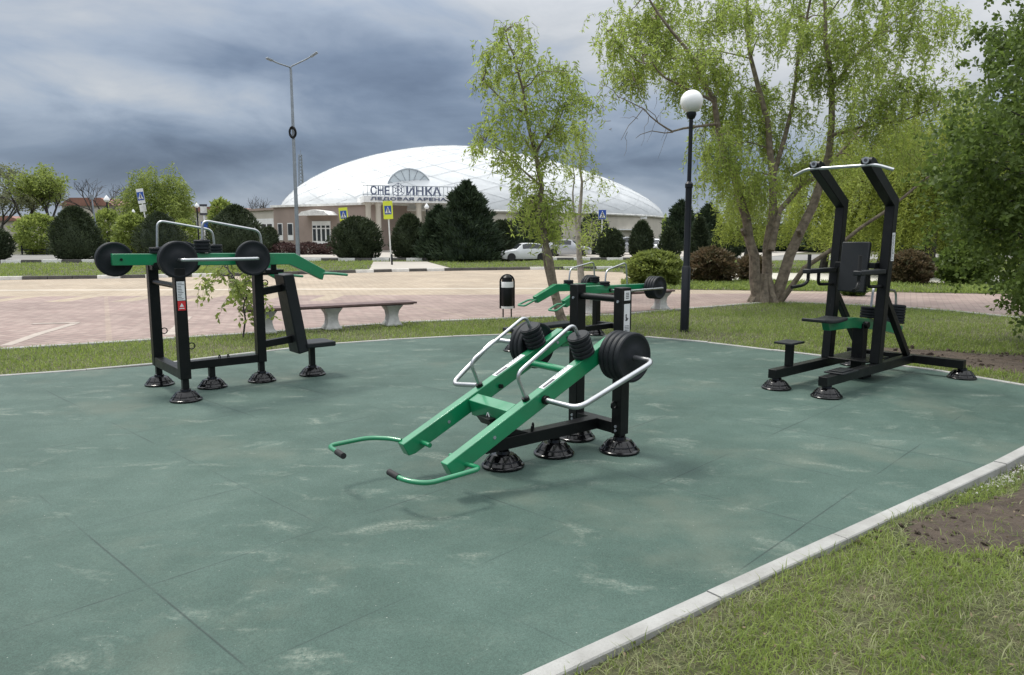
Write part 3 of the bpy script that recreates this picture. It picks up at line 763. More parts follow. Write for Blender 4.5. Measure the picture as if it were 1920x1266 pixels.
for sy in (1, -1):
    y = sy * .255; dz = .01 if sy < 0 else 0
    o = lever(s2, y, [(.16, top2(.16) + dz), (1.585, top2(1.585) + dz), (1.54, top2(1.585) - .085 + dz), (1.49, top2(1.49) - .122 + dz), (.11, top2(.11) - .122 + dz)], .072)
    for xb in (.22, 1.22):
        MB().tube([(xb, y - .040, top2(xb) - .062), (xb, y + .040, top2(xb) - .062)], .012, 6).build('bolt', M['galv'], o)
    # handle at the low end, open loop with a black grip
    if sy > 0: hp = [(1.44, y + .03, .20), (1.42, .425, .205), (1.80, .42, .19), (1.885, .30, .195), (1.89, .14, .205)]
    else: hp = [(1.56, y - .03, .245), (1.60, -.36, .25), (1.70, -.47, .25), (2.00, -.46, .25), (2.02, -.20, .25)]
    h = MB().tube(fillet(hp, .07, 6), .0155, 12).build('handle', M['green'], o)
    a, b_ = Vector(hp[-2]), Vector(hp[-1]); d = (b_ - a).normalized()
    MB().tube([b_ - d * .10, b_ + d * .006], .0195, 12).build('grip', M['grip'], h)
    MB().tube([(1.44, y - sy * .03, top2(1.44) - .075 + dz), (1.44, y - sy * .135, top2(1.44) - .075 + dz)], .0165, 12).build('peg', M['green'], o)
    # upright rail and weights
    b0 = Vector((.93, y, top2(.93) + dz)); b1 = Vector((.40, y, top2(.40) + dz))
    u_rail(s2, [b0, b0 + NV * .20 + Vector((.0, 0, 0)), b1 + NV * .255, b1], .0125, .06)
    stack(s2, b1 + NV * .004, NV, 5)
    # side rail
    zd = top2(.14) - .135
    if sy < 0:
        u_rail(s2, [(.80, y - .038, top2(.80) - .07), (.845, -.73, .465), (.44, -.72, .775), (.34, y - .038, .765)], .0185, .075, base_r=.03)
        discs(s2, .34, -.305, .765, 3, -1)
        MB().b2(.30, .38, y - .03, y + .03, top2(.34) + .001, .80).build('rail_bracket', M['green'], s2, .003)
    if sy > 0: u_rail(s2, [(.80, y + sy * .04, top2(.80) - .07), (.80, sy * .61, top2(.80) - .07), (.14, sy * .66, zd), (.14, y + sy * .04, zd)], .0185, .075, base_r=.03)
    if sy > 0: discs(s2, .14, sy * .298, zd, 4, sy)
    MB().b2(.046, .16, y - .02, y + .02, top2(.1) - .16, top2(.1) - .05).build('hinge_bracket', M['green'], s2, .003)
    MB().tube([(.10, y - .07, top2(.1) - .1), (.10, y + .055, top2(.1) - .1)], .018, 10).build('bolt', M['black'], s2)
    # long white stickers on the lever tops
    st = MB(); x0, x1 = (.53, .80)
    st.beam(Vector((x0, y, top2(x0) + dz)) + NV * .0015, Vector((x1, y, top2(x1) + dz)) + NV * .0015, .05, .002)
    so = st.build('lever_label', M['sticker'], o)
    rp = MB(); rp.beam(Vector((x1 - .11, y + .008, top2(x1 - .11) + dz)) + NV * .003, Vector((x1 - .01, y + .008, top2(x1 - .01) + dz)) + NV * .003, .022, .001)
    for i in range(5):
        xx = x0 + .02 + i * .024
        rp.beam(Vector((xx, y - .015, top2(xx) + dz)) + NV * .003, Vector((xx + .014, y - .015, top2(xx + .014) + dz)) + NV * .003, .006, .001)
    rp.build('label_print', M['ink'], so)
    bl = MB(); bl.tube([(.78, y - sy * .04, top2(.78) - .07), (.78, y - sy * .065, top2(.78) - .07)], .016, 6); bl.build('bolt', M['black'], o)
m = MB(); xp = 1.02
m.prism([(xp - .04, top2(xp - .04) - .004), (xp + .04, top2(xp + .04) - .004), (xp + .01, top2(xp) - .135), (xp - .05, top2(xp) - .10)], -.214, .214)
cpl = m.build('cross_plate', M['green'], s2, .004)
m = MB()
for a, b_ in (((0, 0), (1, 0)), ((1, 0), (.5, .9)), ((.5, .9), (0, 0))):
    f0 = lambda t: (xp + .026 + .002 , -.03 + t[0] * .05, top2(xp) - .118 + t[1] * .05)
    m.beam(f0(a), f0(b_), .008, .004)
m.build('warning_label', M['sticker'], cpl)
MB().tube([(.50, -.214, top2(.50) - .06), (.50, .214, top2(.50) - .06)], .026, 14).build('cross_tube', M['green'], s2)
def stick_x(root, x, y0, y1, z0, z1, pict=True):
    o = MB().b2(x - .0005, x - .0025, y0, y1, z0, z1).build('instruction_label', M['sticker'], root); return o
for (z0, z1) in ((1.13, 1.20), (.90, 1.105)):
    o = MB().b2(-.03, .032, .278, .2795, z0, z1).build('instruction_label', M['sticker'], s2)
    g = MB()
    if z1 > 1.15:
        for i in range(4): g.b2(-.015, .017, .2805, .281, z0 + .014 + i * .012, z0 + .019 + i * .012)
    else:
        g.beam((.0, .2808, .985), (.012, .2808, 1.015), .001, .012); g.beam((-.012, .2808, 1.0), (.016, .2808, .985), .001, .01); g.beam((.012, .2808, 1.03), (.008, .2808, 1.02), .001, .014)
        for i in range(4): g.b2(-.022, .024, .2805, .281, z0 + .012 + i * .011, z0 + .0155 + i * .011)
    g.build('label_print', M['ink'], o)

for sy in (1, -1):
    for z in (.165, .195, 1.12):
        MB().tube([(.044, sy * .232, z), (.053, sy * .232, z)], .011, 6).build('bolt', M['galv'], s2)
# ---------------------------------------------------------------- pull-up and dip station (right)
s3 = empty('pull_up_machine', (2.95, 7.41, 0), R(41), label='tall black pull-up station with bent uprights and a steel bar, at right', cat='exercise machine', group='outdoor strength machines on the rubber ground')
for sy in (1, -1):
    MB().b2(-.10, 1.99, sy * .27 - .045, sy * .27 + .045, .12, .215).build('base_beam', M['black'], s3, .004)
    y = sy * .27
    up = MB(); w = .055
    prof = [(1.04, .216), (1.15, .216), (1.275, 1.985), (.66, 2.375), (.565, 2.345), (.545, 2.285), (1.155, 1.915)]
    prof = [(1.04, .216), (1.15, .216), (1.285, 1.98), (.64, 2.365), (.545, 2.27), (1.175, 1.90)]
    up.prism(prof, y - .05, y + .05); u = up.build('upright', M['black'], s3, .006)
    m = MB(); m.tube([(.585, y - .052, 2.325), (.585, y + .052, 2.325)], .042, 20); m.build('bar_clamp', M['black'], u)
    rg = MB().tube([(.552, y, 2.335), (.532, y, 2.335)], .034, 16).build('end_ring', M['chrome'], u); MB().tube([(.534, y, 2.335), (.529, y, 2.335)], .018, 12).build('ring_hole', M['ink'], rg)
    MB().beam((1.13, y, 1.02), (1.92, y, .216), .06, .07).build('brace', M['black'], s3, .004)
    # arm rest, vertical grip and dip handle
    a = MB().b2(.50, 1.10, y - .045, y + .045, 1.185, 1.235).build('arm_rest', M['pad'], s3, .01)
    MB().tube(fillet([(.78, y, 1.187), (.78, y, 1.06), (1.09, y, 1.05)], .05), .018, 10).build('dip_handle', M['black'], a)
    MB().tube(fillet([(.55, y, 1.187), (.55, y, 1.10), (.48, y + sy * .02, 1.06), (.32, y + sy * .06, 1.045)], .05), .018, 10).build('dip_handle', M['black'], a)
    MB().tube([(.555, y, 1.234), (.555, y, 1.39)], .019, 10).build('grip', M['grip'], a)
    foot(s3, 0, sy * .27, .121)
MB().beam((2.035, .46, .168), (2.035, -.84, .168), .09, .095).build('cross_beam', M['black'], s3, .004)
foot(s3, 2.04, .40, .121); foot(s3, 2.10, -.80, .125)
MB().tube(fillet([(.60, .52, 2.23), (.565, .36, 2.288), (.565, -.36, 2.288), (.60, -.52, 2.23)], .06), .0165, 12).build('pull_up_bar', M['chrome'], s3)
MB().b2(1.03, 1.15, -.219, .219, 1.24, 1.30).build('cross_beam', M['black'], s3, .004)
MB().beam((1.0, 0, .98), (1.06, 0, 1.52), .30, .06, (1, 0, 0)).build('backrest', M['pad'], s3, .012)
MB().b2(1.04, 1.12, -.05, .05, 1.12, 1.238).build('backrest_strut', M['black'], s3, .004)
m = MB(); m.b2(1.22, 1.34, -.06, .06, .10, .62); m.b2(1.0, 1.55, -.22, .22, .217, .235); m.tube([(1.28, -.09, .60), (1.28, .09, .60)], .04, 14); m.b2(1.17, 1.39, -.11, .11, .005, .10)
m.build('pivot_post', M['black'], s3, .004)
lv = MB().prism([(.42, .715), (1.05, .70), (1.75, .62), (2.35, .50), (2.33, .39), (1.72, .50), (1.03, .585), (.47, .60)], -.04, .04).build('lever_arm', M['green'], s3, .006)
m = MB(); n = 10
top = [(.18 + i * .05, .735 - .018 * math.sin(i / n * math.pi) + .012 * (1 - i / n)) for i in range(n + 1)]
m.prism(top + [(x, z - .035) for x, z in top[::-1]], -.13, .13); m.build('seat', M['pad'], s3, .01)
u_rail(s3, [(1.50, .0, .655), (1.55, .0, 1.02), (2.18, .0, .93), (2.22, .0, .54)], .0135, .08)
stack(s3, (1.50, 0, .655), (.11, 0, 1), 4); stack(s3, (2.20, 0, .54), (.11, 0, 1), 7)
for c_ in children(s3):
    if c_.name.startswith('small_weight'): c_.scale = (1.35, 1.35, 1.15)
p = MB().b2(.20, .27, .235, .305, .216, .455).build('foot_rest', M['black'], s3, .004)
MB().b2(.10, .36, .17, .38, .456, .478).build('tread_plate', M['pad'], p, .004)
m = MB(); m.b2(.12, .46, -.37, -.17, .216, .232); m.b2(.17, .41, -.34, -.20, .2325, .245); m.build('tread_plate', M['pad'], s3, .004)
o = MB().b2(1.17, 1.24, -.3205, -.322, 1.32, 1.62).build('instruction_label', M['sticker'], s3)
g = MB()
for i in range(18): g.b2(1.178, 1.178 + random.uniform(.02, .05), -.3225, -.323, 1.335 + i * .015, 1.341 + i * .015)
g.build('label_print', M['ink'], o)
ring(s3, (1.2, -.27, 1.80), (.5, 0, .3), .02)

# ---------------------------------------------------------------- bench press (behind the centre machine)
s4 = empty('bench_press_machine', (1.20, 11.25, 0), R(223), label='low bench press machine with two green levers, directly behind the centre machine', cat='exercise machine', group='outdoor strength machines on the rubber ground')
for sy in (1, -1):
    MB().b2(-.55, -.45, sy * .31 - .045, sy * .31 + .045, .135, .735).build('post', M['black'], s4, .004)
    foot(s4, -.5, sy * .31, .136)
MB().b2(-.545, -.455, -.264, .264, .14, .225).build('cross_beam', M['black'], s4, .004)
MB().b2(-.454, 1.60, -.045, .045, .142, .222).build('base_beam', M['black'], s4, .004)
foot(s4, .35, 0, .143); foot(s4, 1.60, 0, .272)
MB().b2(.45, 1.70, -.135, .135, .272, .325).build('bench_pad', M['pad'], s4, .012)
MB().b2(.50, .58, -.05, .05, .2225, .271).build('pad_strut', M['black'], s4)
def bench_lever(y, side, xt, xb, xtip, zt, ztip, vr, ur, nd, st):
    h = .115
    o = lever(s4, y, [(xt, zt - .02), (xb, zt + .01), (xtip, ztip + .09), (xtip - .05, ztip - .01), (xb - .05, zt - h + .01), (xt, zt - h - .02)])
    hz = ztip + .04
    p = [(xtip - .03, y - side * .02, hz), (xtip + .05, y - side * .06, hz), (xtip + .24, y - side * .05, hz - .07), (xtip + .24, y + side * .10, hz - .07), (xtip + .04, y + side * .07, hz), (xtip - .03, y + side * .025, hz)]
    MB().tube(fillet(p, .035), .0145, 10).build('handle', M['green'], o)
    (x0, z0), (x1, z1), (x2, z2), (x3, z3) = vr
    u_rail(s4, [(x0, y, z0), (x1, y, z1), (x2, y, z2), (x3, y, z3)], .013)
    for sx, k in st: stack(s4, (sx, y, zt - .005), (0, 0, 1), k)
    xa, xz, yo = ur; zc = zt - .07
    u_rail(s4, [(xa, y + side * .036, zc), (xa, y + side * yo, zc), (xz, y + side * yo, zc), (xz, y + side * .036, zc)], .0155, .05)
    for dx, k, y0 in nd: discs(s4, dx, y + side * y0, zc, k, side)
bench_lever(-.38, -1, -.78, .40, .84, .845, .60, [(.09, .84), (.05, 1.08), (-.5, 1.17), (-.53, .82)], (.0, -.62, .34), [(-.62, 3, .1)], [(.09, 2), (-.53, 3)])
bench_lever(.38, 1, -.95, .60, 1.03, .86, .60, [(.13, .84), (.1, 1.08), (-.36, 1.185), (-.40, .83)], (.05, -.86, .34), [(-.86, 4, .09)], [(.13, 2)])
for sy in (1, -1): MB().tube([(-.5, sy * .31 - .05, .75), (-.5, sy * .38 + .05 * sy, .75)], .028, 12).build('pivot', M['black'], s4)

# ================================================================== STREET FURNITURE
# globe lamp
def globe_lamp(name, base, h, rg, label, group, detail=True, mat='lampblack'):
    t = empty(name, base, 0, label=label, cat='street lamp', group=group)
    m = MB()
    m.lathe([(.075, 0), (.075, h * .30), (.062, h * .305), (.055, h * .31), (.055, h * .66), (.066, h * .663), (.066, h * .68), (.035, h * .69), (.033, h * .965), (.06, h * .97), (.085, h * .985), (.075, h)], 16)
    m.build('post', M[mat], t)
    g = MB(); pr = [(.06, 0)] + [(rg * math.sin(a), rg * (1 - math.cos(a))) for a in np.linspace(.42, math.pi - .01, 16)]
    g.lathe([(r_, z - .03) for r_, z in pr], 28, None, (0, 0, h)); g.build('globe', M['globe'], t)
    return t
gb = G(1283, 622, ZG)
topz = at(1296, 190, gb.y).z
gl = globe_lamp('globe_street_lamp', gb, topz - ZG - .16, .185, 'black lamp post with a big white globe in front of the willow', None)

# benches by the plaza edge
def bench(loc, rz, L, label, legs):
    t = empty('concrete_bench', loc, rz, label=label, cat='bench', group='benches along the plaza edge')
    m = MB(); w = .42
    for i in range(4):
        y0 = -w / 2 + i * w / 4
        m.b2(-L / 2, L / 2, y0 + .004, y0 + w / 4 - .004, .395, .43)
    m.b2(-L / 2 + .05, L / 2 - .05, -w / 2 + .05, w / 2 - .05, .375, .394)
    m.build('seat', M['bench_top'], t, .004)
    for x in legs:
        pr = [(.17, 0), (.17, .03), (.125, .09), (.105, .18), (.12, .27), (.165, .34), (.19, .374)]
        p = MB(); vs = []; k = len(pr)
        for r_, z in pr:
            for a, b_ in ((-1, -1), (1, -1), (1, 1), (-1, 1)): vs.append((x + a * r_ * .85, b_ * r_ * .95, z))
        fs = [(i * 4 + j, i * 4 + (j + 1) % 4, i * 4 + 4 + (j + 1) % 4, i * 4 + 4 + j) for i in range(k - 1) for j in range(4)] + [(3, 2, 1, 0), tuple(range(4 * k - 4, 4 * k))]
        p.add(vs, fs); p.build('leg', M['concrete'], t, .01)
    return t
b0, b1 = G(560, 617, -.03), G(735, 611, -.03)
la, lb = G(622, 617, -.03), G(735, 610, -.03)
dd = (lb - la); ang = math.atan2(dd.y, dd.x); sp_ = dd.length
bench(la, ang, sp_ * 2.75, 'long bench with red-brown slats on pale concrete legs behind the shoulder press machine', [-sp_, 0, sp_])
ra, rb = G(1108, 588, -.03), G(1238, 580, -.03)
dd = rb - ra; bench((ra + rb) / 2, math.atan2(dd.y, dd.x), dd.length * 1.25, 'bench with concrete legs partly hidden behind the bench press machine', [-dd.length / 2, dd.length / 2])

# bin
bp = G(951, 596, -.03)
t = empty('litter_bin', bp, R(10), label='small black litter bin with an arched top on two thin legs beside the plaza', cat='litter bin')
k = bp.y / F; W = 26 * k; H0, H1 = 18 * k, 80 * k
m = MB(); m.lathe([(W * .42, H0 + 3 * k), (W * .46, H0 + 8 * k), (W * .47, H1 - 24 * k), (W * .45, H1 - 22 * k)], 20); m.build('bin_body', M['black'], t)
m = MB(); m.lathe([(W * .455, H1 - 23 * k), (W * .455, H1 - 13 * k), (W * .44, H1 - 12 * k)], 20); m.build('white_band', M['white'], t)
m = MB(); m.lathe([(W * .46, H0), (W * .46, H0 + 4 * k), (W * .4, H0 + 4.5 * k)], 20); m.build('base_ring', M['dirtywhite'], t)
m = MB()
for sx in (-1, 1): m.tube([(sx * W * .3, 0, 0), (sx * W * .3, 0, H0)], .014, 8)
m.build('legs_frame', M['black'], t)
pts = [(-W * .5, 0, H0)] + [(-W * .5 * math.cos(a), 0, H1 - 12 * k + W * .5 * math.sin(a)) for a in np.linspace(0, math.pi, 13)] + [(W * .5, 0, H0)]
m = MB(); m.tube(pts, .018, 8); m.lathe([(W * .40, H1 - 12 * k), (W * .36, H1 - 4 * k), (W * .2, H1), (.01, H1 + 1 * k)], 20); m.build('hoop_frame', M['black'], t)

# double street light
def street_light():
    base = G(559, 490, ZG); base = Vector((at(559, 478, 46).x, 46, ZG))
    z = at(545, 130, 46).z; t = empty('street_light', base, 0, label='tall grey double-armed street light with a black cable coil on the pole', cat='street light')
    k = 46 / F; h = z - ZG
    MB().tube([(0, 0, 0), (0, 0, h * .6), (0, 0, h)], [.13, .10, .075], 12).build('pole', M['galv'], t)
    a = MB().tube(fillet([(0, 0, h - .05), (.0, 0, h + .15), (30 * k, 0, h + 18 * k), (40 * k, 0, h + 24 * k)], .3), .045, 8).build('arm', M['galv'], t)
    MB().beam((37 * k, 0, h + 21.5 * k), (49 * k, 0, h + 29.5 * k), .22, .10).build('lamp_head', M['galv'], a, .02)
    a = MB().tube(fillet([(0, .0, h - .05), (-.02, -.1, h + .1), (-17 * k, -.7, h + 6 * k), (-25 * k, -1.0, h + 9 * k)], .3), .045, 8).build('arm', M['galv'], t)
    MB().beam((-23.5 * k, -.95, h + 8.5 * k), (-31 * k, -1.25, h + 11 * k), .22, .10).build('lamp_head', M['galv'], a, .02)
    zc = at(546, 249, 46).z - ZG; m = MB()
    for r_ in (.30, .26, .33):
        m.tube([(r_ * .62 * math.cos(x), -.14 + random.uniform(-.03, .03), zc + r_ * math.sin(x)) for x in np.linspace(0, 2 * math.pi, 22)], .045, 6)
    m.build('cable_coil', M['black'], t)
street_light()

# pedestrian crossing signs
def crossing_sign(u, vtop, vbot, D, wpx, yellow, label, lean=0, extra=False, hpx=None):
    p = at(u, vbot, D); base = Vector((p.x, D, ZG)); k = D / F
    ztop = at(u, vtop, D).z - ZG; t = empty('crossing_sign', base, 0, label=label, cat='road sign', group='pedestrian crossing signs')
    t.rotation_euler = (0, lean, 0); face = 0
    MB().tube([(0, .06, 0), (0, .06, ztop)], .045, 10).build('pole', M['dirtywhite'], t)
    w = wpx * k; hh = (hpx or wpx * 1.35) * k
    s = w
    zc = ztop - hh / 2
    if yellow: pn = MB().b2(-w / 2, w / 2, -.02, .01, ztop - hh, ztop).build('backing_panel', M['yellow'], t)
    else: pn = MB().b2(-w / 2, w / 2, -.012, .01, ztop - hh, ztop).build('backing_panel', M['white'], t)
    q = w * (.36 if yellow else .46); y = -.024
    qh = min(q * 1.25, hh * .46)
    MB().b2(-q, q, y - .004, y + .003, zc - qh, zc + qh).build('blue_field', M['blue'], pn)
    MB().prism([(-q * .82, zc - qh * .75), (q * .82, zc - qh * .75), (0, zc + qh * .85)], y - .012, y - .005).build('white_triangle', M['white'], pn)
    f = MB(); y2 = y - .018; S = qh
    f.beam((0, y2, zc - S * .2), (.0, y2, zc + S * .25), .004, q * .22, (1, 0, 0))
    f.beam((0, y2, zc - S * .2), (-q * .32, y2, zc - S * .68), .004, q * .16, (1, 0, 0)); f.beam((0, y2, zc - S * .2), (q * .32, y2, zc - S * .68), .004, q * .16, (1, 0, 0))
    f.beam((0, y2, zc + S * .15), (q * .34, y2, zc - S * .12), .004, q * .12, (1, 0, 0)); f.beam((0, y2, zc + S * .15), (-q * .3, y2, zc - S * .1), .004, q * .12, (1, 0, 0))
    f.b2(-q * .13, q * .13, y2 - .002, y2 + .002, zc + S * .3, zc + S * .5)
    for i in range(4): f.b2(-q * .7 + i * q * .38, -q * .7 + i * q * .38 + q * .2, y2 - .002, y2 + .002, zc - S * .74, zc - S * .68)
    f.build('pedestrian_symbol', M['ink'], pn)
    if extra: MB().b2(-w * .45, w * .45, -.02, .01, ztop - hh * 1.55, ztop - hh * 1.08).build('lower_plate', M['dirtywhite'], t)
    return t
crossing_sign(653, 389, 468, 56, 16, True, 'yellow-framed crossing sign on a leaning pole beside the white double door', -R(5.0), hpx=26)
crossing_sign(733, 377, 490, 45, 17.5, True, 'yellow-framed crossing sign standing in front of the columned porch', -R(2.0), hpx=33)
crossing_sign(1128, 393, 482, 52, 15, False, 'blue crossing sign without yellow frame, right of the pale-barked trees', 0, hpx=18)
crossing_sign(284, 353, 470, 60, 13, False, 'narrow leaning crossing sign with a white plate below it, left of the steel rails', -R(7), True, hpx=27)
t = empty('direction_sign', Vector((at(386, 470, 52).x, 52, ZG)), 0, label='white-poled sign with a dark top plate and a small blue plate', cat='road sign')
k = 52 / F; z = at(382, 383, 52).z - ZG
MB().tube([(0, .06, 0), (0, .06, z)], .06, 10).build('pole', M['white'], t)
MB().b2(-7 * k, 7 * k, -.02, .0, z - 4 * k, z).build('top_plate', M['ink'], t); MB().b2(-6 * k, 6 * k, -.02, .0, z - 16 * k, z - 4.2 * k).build('white_plate', M['dirtywhite'], t); MB().b2(-7 * k, 7 * k, -.02, .0, z - 20 * k, z - 16.2 * k).build('bottom_plate', M['ink'], t)
MB().b2(-6 * k, 7 * k, -.03, -.0, z - 44 * k, z - 32 * k).build('blue_plate', M['blue'], t)
for u0, v0, u1, v1, D, lab in ((172, 370, 186, 462, 50, 'thin bare leaning pole in front of the tall round evergreen'),):
    p0, p1 = at(u1, v1, D), at(u0, v0, D)
    t = empty('leaning_pole', Vector((p0.x, D, ZG)), 0, label=lab, cat='pole')
    MB().tube([(0, 0, 0), (p1.x - p0.x, 0, p1.z - ZG)], .05, 8).build('shaft', M['galv'], t)
    MB().box((p1.x - p0.x, 0, p1.z - ZG), (.22, .14, .3)).build('cap', M['galv'], t)
def far_lamp(u, v, D, rpx, lab):
    p = at(u, v, D); t = empty('park_lamp', Vector((p.x, D, ZG)), 0, label=lab, cat='street lamp', group='small white park lamps far off')
    h = p.z - ZG; r_ = rpx * D / F
    MB().tube([(0, 0, 0), (0, 0, h - r_ * .8)], .06, 8).build('post', M['lampblack'], t)
    MB().lathe([(r_ * .5, -r_ * .9), (r_ * .95, -r_ * .3), (r_ * .9, r_ * .2), (r_ * .5, r_ * .8), (.02, r_ * 1.4)], 14, None, (0, 0, h)).build('globe', M['globe'], t)
far_lamp(200, 374, 60, 5.5, 'white pointed park lamp rising above the shrubs right of the tall round evergreen')
far_lamp(250, 397, 60, 3.2, 'small white park lamp among the pale green shrubs')
far_lamp(369, 386, 60, 4, 'white park lamp close to the sign with the blue plate')
far_lamp(800, 388, 58, 4.6, 'white globe lamp in front of the porch lettering')
# low railing at the far left
t = empty('low_railing', G(62, 478, ZG), 0, label='low dark railing on the grass at the far left', cat='railing'); k = t.location.y / F
m = MB(); m.b2(-22 * k, 30 * k, -.04, .04, 9 * k, 10.5 * k); m.b2(-22 * k, 30 * k, -.04, .04, 4 * k, 5 * k); m.build('rail', M['lampblack'], t)
for x in (-20, 0, 26): MB().b2((x - 1) * k, (x + 1) * k, -.05, .05, 0, (20 if x == -20 else 11) * k).build('rail_post', M['lampblack'], t)
t = empty('bollard', G(735, 497, ZG), 0, label='thin dark bollard on the verge in front of the porch sign', cat='bollard'); m = MB(); m.lathe([(.05, 0), (.05, .55), (.03, .6)], 10); m.build('shaft', M['lampblack'], t)
#PART3
# ================================================================== ARENA
A = dict(c=(-1.83, 102.07), t=.853, a=31.24, b=17.24, h=8.52, z0=4.23, q=2.17, r=1.6, sh=6.0)
ar = empty('ice_arena', (A['c'][0], A['c'][1], ZG), A['t'], label='big white domed ice arena with a lettered porch and tan walls', cat='arena')
def arena_pt(th, ph, k=1.0):
    ct, st = math.cos(th), math.sin(th); q, r_ = A['q'], A['r']
    X = A['a'] * math.copysign(abs(ct) ** (2 / q), ct); Y = A['b'] * math.copysign(abs(st) ** (2 / q), st)
    kk = max(0, math.cos(ph)) ** (2 / r_); s_ = max(0, math.sin(ph))
    return Vector((X * kk - A['sh'] * s_ ** 2, Y * kk, A['z0'] + A['h'] * s_ ** (2 / r_) * k - ZG))
nth, nph = 96, 22
V = [arena_pt(2 * math.pi * i / nth, math.pi / 2 * (j / nph) ** .8) for j in range(nph) for i in range(nth)]
top = arena_pt(0, math.pi / 2); V.append(top)
Fq = [(j * nth + i, j * nth + (i + 1) % nth, (j + 1) * nth + (i + 1) % nth, (j + 1) * nth + i) for j in range(nph - 1) for i in range(nth)]
Ft = [((nph - 1) * nth + i, (nph - 1) * nth + (i + 1) % nth, nph * nth) for i in range(nth)]
m, nt, b, _ = new_mat('white_membrane'); v = coords(nt)
f = noise(nt, .25, 4, .6, v); g2 = noise(nt, .9, 5, .65, v)
c = ramp(nt, f, [(.3, (.52, .54, .55)), (.7, (.60, .615, .62))]).outputs[0]
c = mixc(nt, math_n(nt, 'MULTIPLY', ramp(nt, g2, [(.5, (0, 0, 0)), (.75, (1, 1, 1))]).outputs[0], .18), c, (.55, .57, .58))
nt.links.new(c, b.inputs['Base Color']); b.inputs['Roughness'].default_value = .45; bump(nt, b, noise(nt, .35, 3, .5, v), .5, .6)
M['membrane'] = m
dome = MB(); dome.add(V, Fq + Ft); dome = dome.build('dome', M['membrane'], ar); 
dome.data.polygons.foreach_set('use_smooth', [True] * len(dome.data.polygons))
# lattice of tension cables lying on the membrane (both diagonals)
M['cable'] = simple('grey_cable', (.49, .51, .52), .6, 0, .1, 2)
cb = MB()
for i in range(26):
    for sgn in (1, -1):
        pts = []
        for j in range(19):
            u_ = j / 18; th = 2 * math.pi * i / 26 + sgn * u_ * 1.9; ph = math.pi / 2 * (.02 + u_ * .86) ** .8
            p = arena_pt(th, ph); cxy = Vector((p.x, p.y, 0)).normalized() * .03; pts.append(p + cxy + Vector((0, 0, .05)))
        cb.tube(pts, .015, 4, False)
cb.build('tension_cables', M['cable'], dome)
# wall under the dome
w = MB(); wv = [arena_pt(2 * math.pi * i / nth, 0) for i in range(nth)]
vs = [(p.x * .985, p.y * .985, 0) for p in wv] + [(p.x * .985, p.y * .985, A['z0'] - ZG) for p in wv]
w.add(vs, [(i, (i + 1) % nth, nth + (i + 1) % nth, nth + i) for i in range(nth)]); w.build('wall', M['cream'], ar)
tr = MB(); ring_pts = [Vector((p.x * .995, p.y * .995, A['z0'] - ZG - .14)) for p in wv] ; ring_pts.append(ring_pts[0]); tr.tube(ring_pts, .16, 6, False); tr.build('eaves_band', M['dirtywhite'], ar)
Ainv = (Matrix.Translation((A['c'][0], A['c'][1], ZG)) @ Matrix.Rotation(A['t'], 4, 'Z')).inverted()
def sub(name, p, q, parent):
    """an Empty-less frame: returns matrix in arena coordinates for a facade running from p to q (world)"""
    d = (q - p); ang = math.atan2(d.y, d.x)
    return Ainv @ Matrix.Translation((p.x, p.y, ZG)) @ Matrix.Rotation(ang, 4, 'Z'), d.length
def part(mb, name, mat, parent, mtx, bevel=0, smooth=None):
    mb.v = [tuple(mtx @ Vector(v_)) for v_ in mb.v]
    return mb.build(name, mat, parent, bevel, smooth)
def zpx(v, D): return at(960, v, D).z - ZG
# front annex with the double door
p0, p1 = at(515, 450, 80), at(706, 450, 72); p0.z = p1.z = 0
mtx, L = sub('annex', p0, p1, ar)
HA = 4.5
m = MB(); m.b2(0, L, 0, 16, 0, HA); ax = part(m, 'annex_wall', M['wall'], ar, mtx)
m = MB(); m.b2(-.25, L + .1, -.25, 16.2, HA + .003, HA + .22); part(m, 'annex_coping', M['dirtywhite'], ar, mtx)
def ux(u): return (u - 515) / (706 - 515) * L
# windows
for (u0, u1) in ((524, 532), (544, 553)):
    z0, z1 = 1.15, 2.75
    m = MB(); m.b2(ux(u0) - .08, ux(u1) + .08, -.05, -.003, z0 - .1, z1 + .1); wf = part(m, 'window', M['white'], ar, mtx)
    m = MB(); m.b2(ux(u0) + .02, ux(u1) - .02, -.075, -.052, z0 + .45, z1); part(m, 'pane', M['glass'], wf, mtx)
dx0, dx1 = ux(592), ux(626)
m = MB(); m.b2(dx0, dx1, -.08, -.003, .25, 3.0); df = part(m, 'double_door', M['white'], ar, mtx)
n = 4; wd = (dx1 - dx0) / n
for i in range(n):
    m = MB(); x = dx0 + i * wd
    m.b2(x + wd * .18, x + wd * .82, -.11, -.082, 1.0, 2.2); m.b2(x + wd * .15, x + wd * .85, -.11, -.082, 2.32, 2.55); part(m, 'pane', M['glass'], df, mtx)
m = MB(); m.prism([(ux(582), 3.55), (ux(640), 3.55), (ux(632), 3.95), (ux(611), 4.12), (ux(590), 3.95)], -1.3, -.003); part(m, 'door_canopy', M['dirtywhite'], ar, mtx)
m = MB(); m.b2(dx0 - .6, dx1 + .6, -1.4, -.09, 0, .24); part(m, 'step', M['forecourt'], ar, mtx)
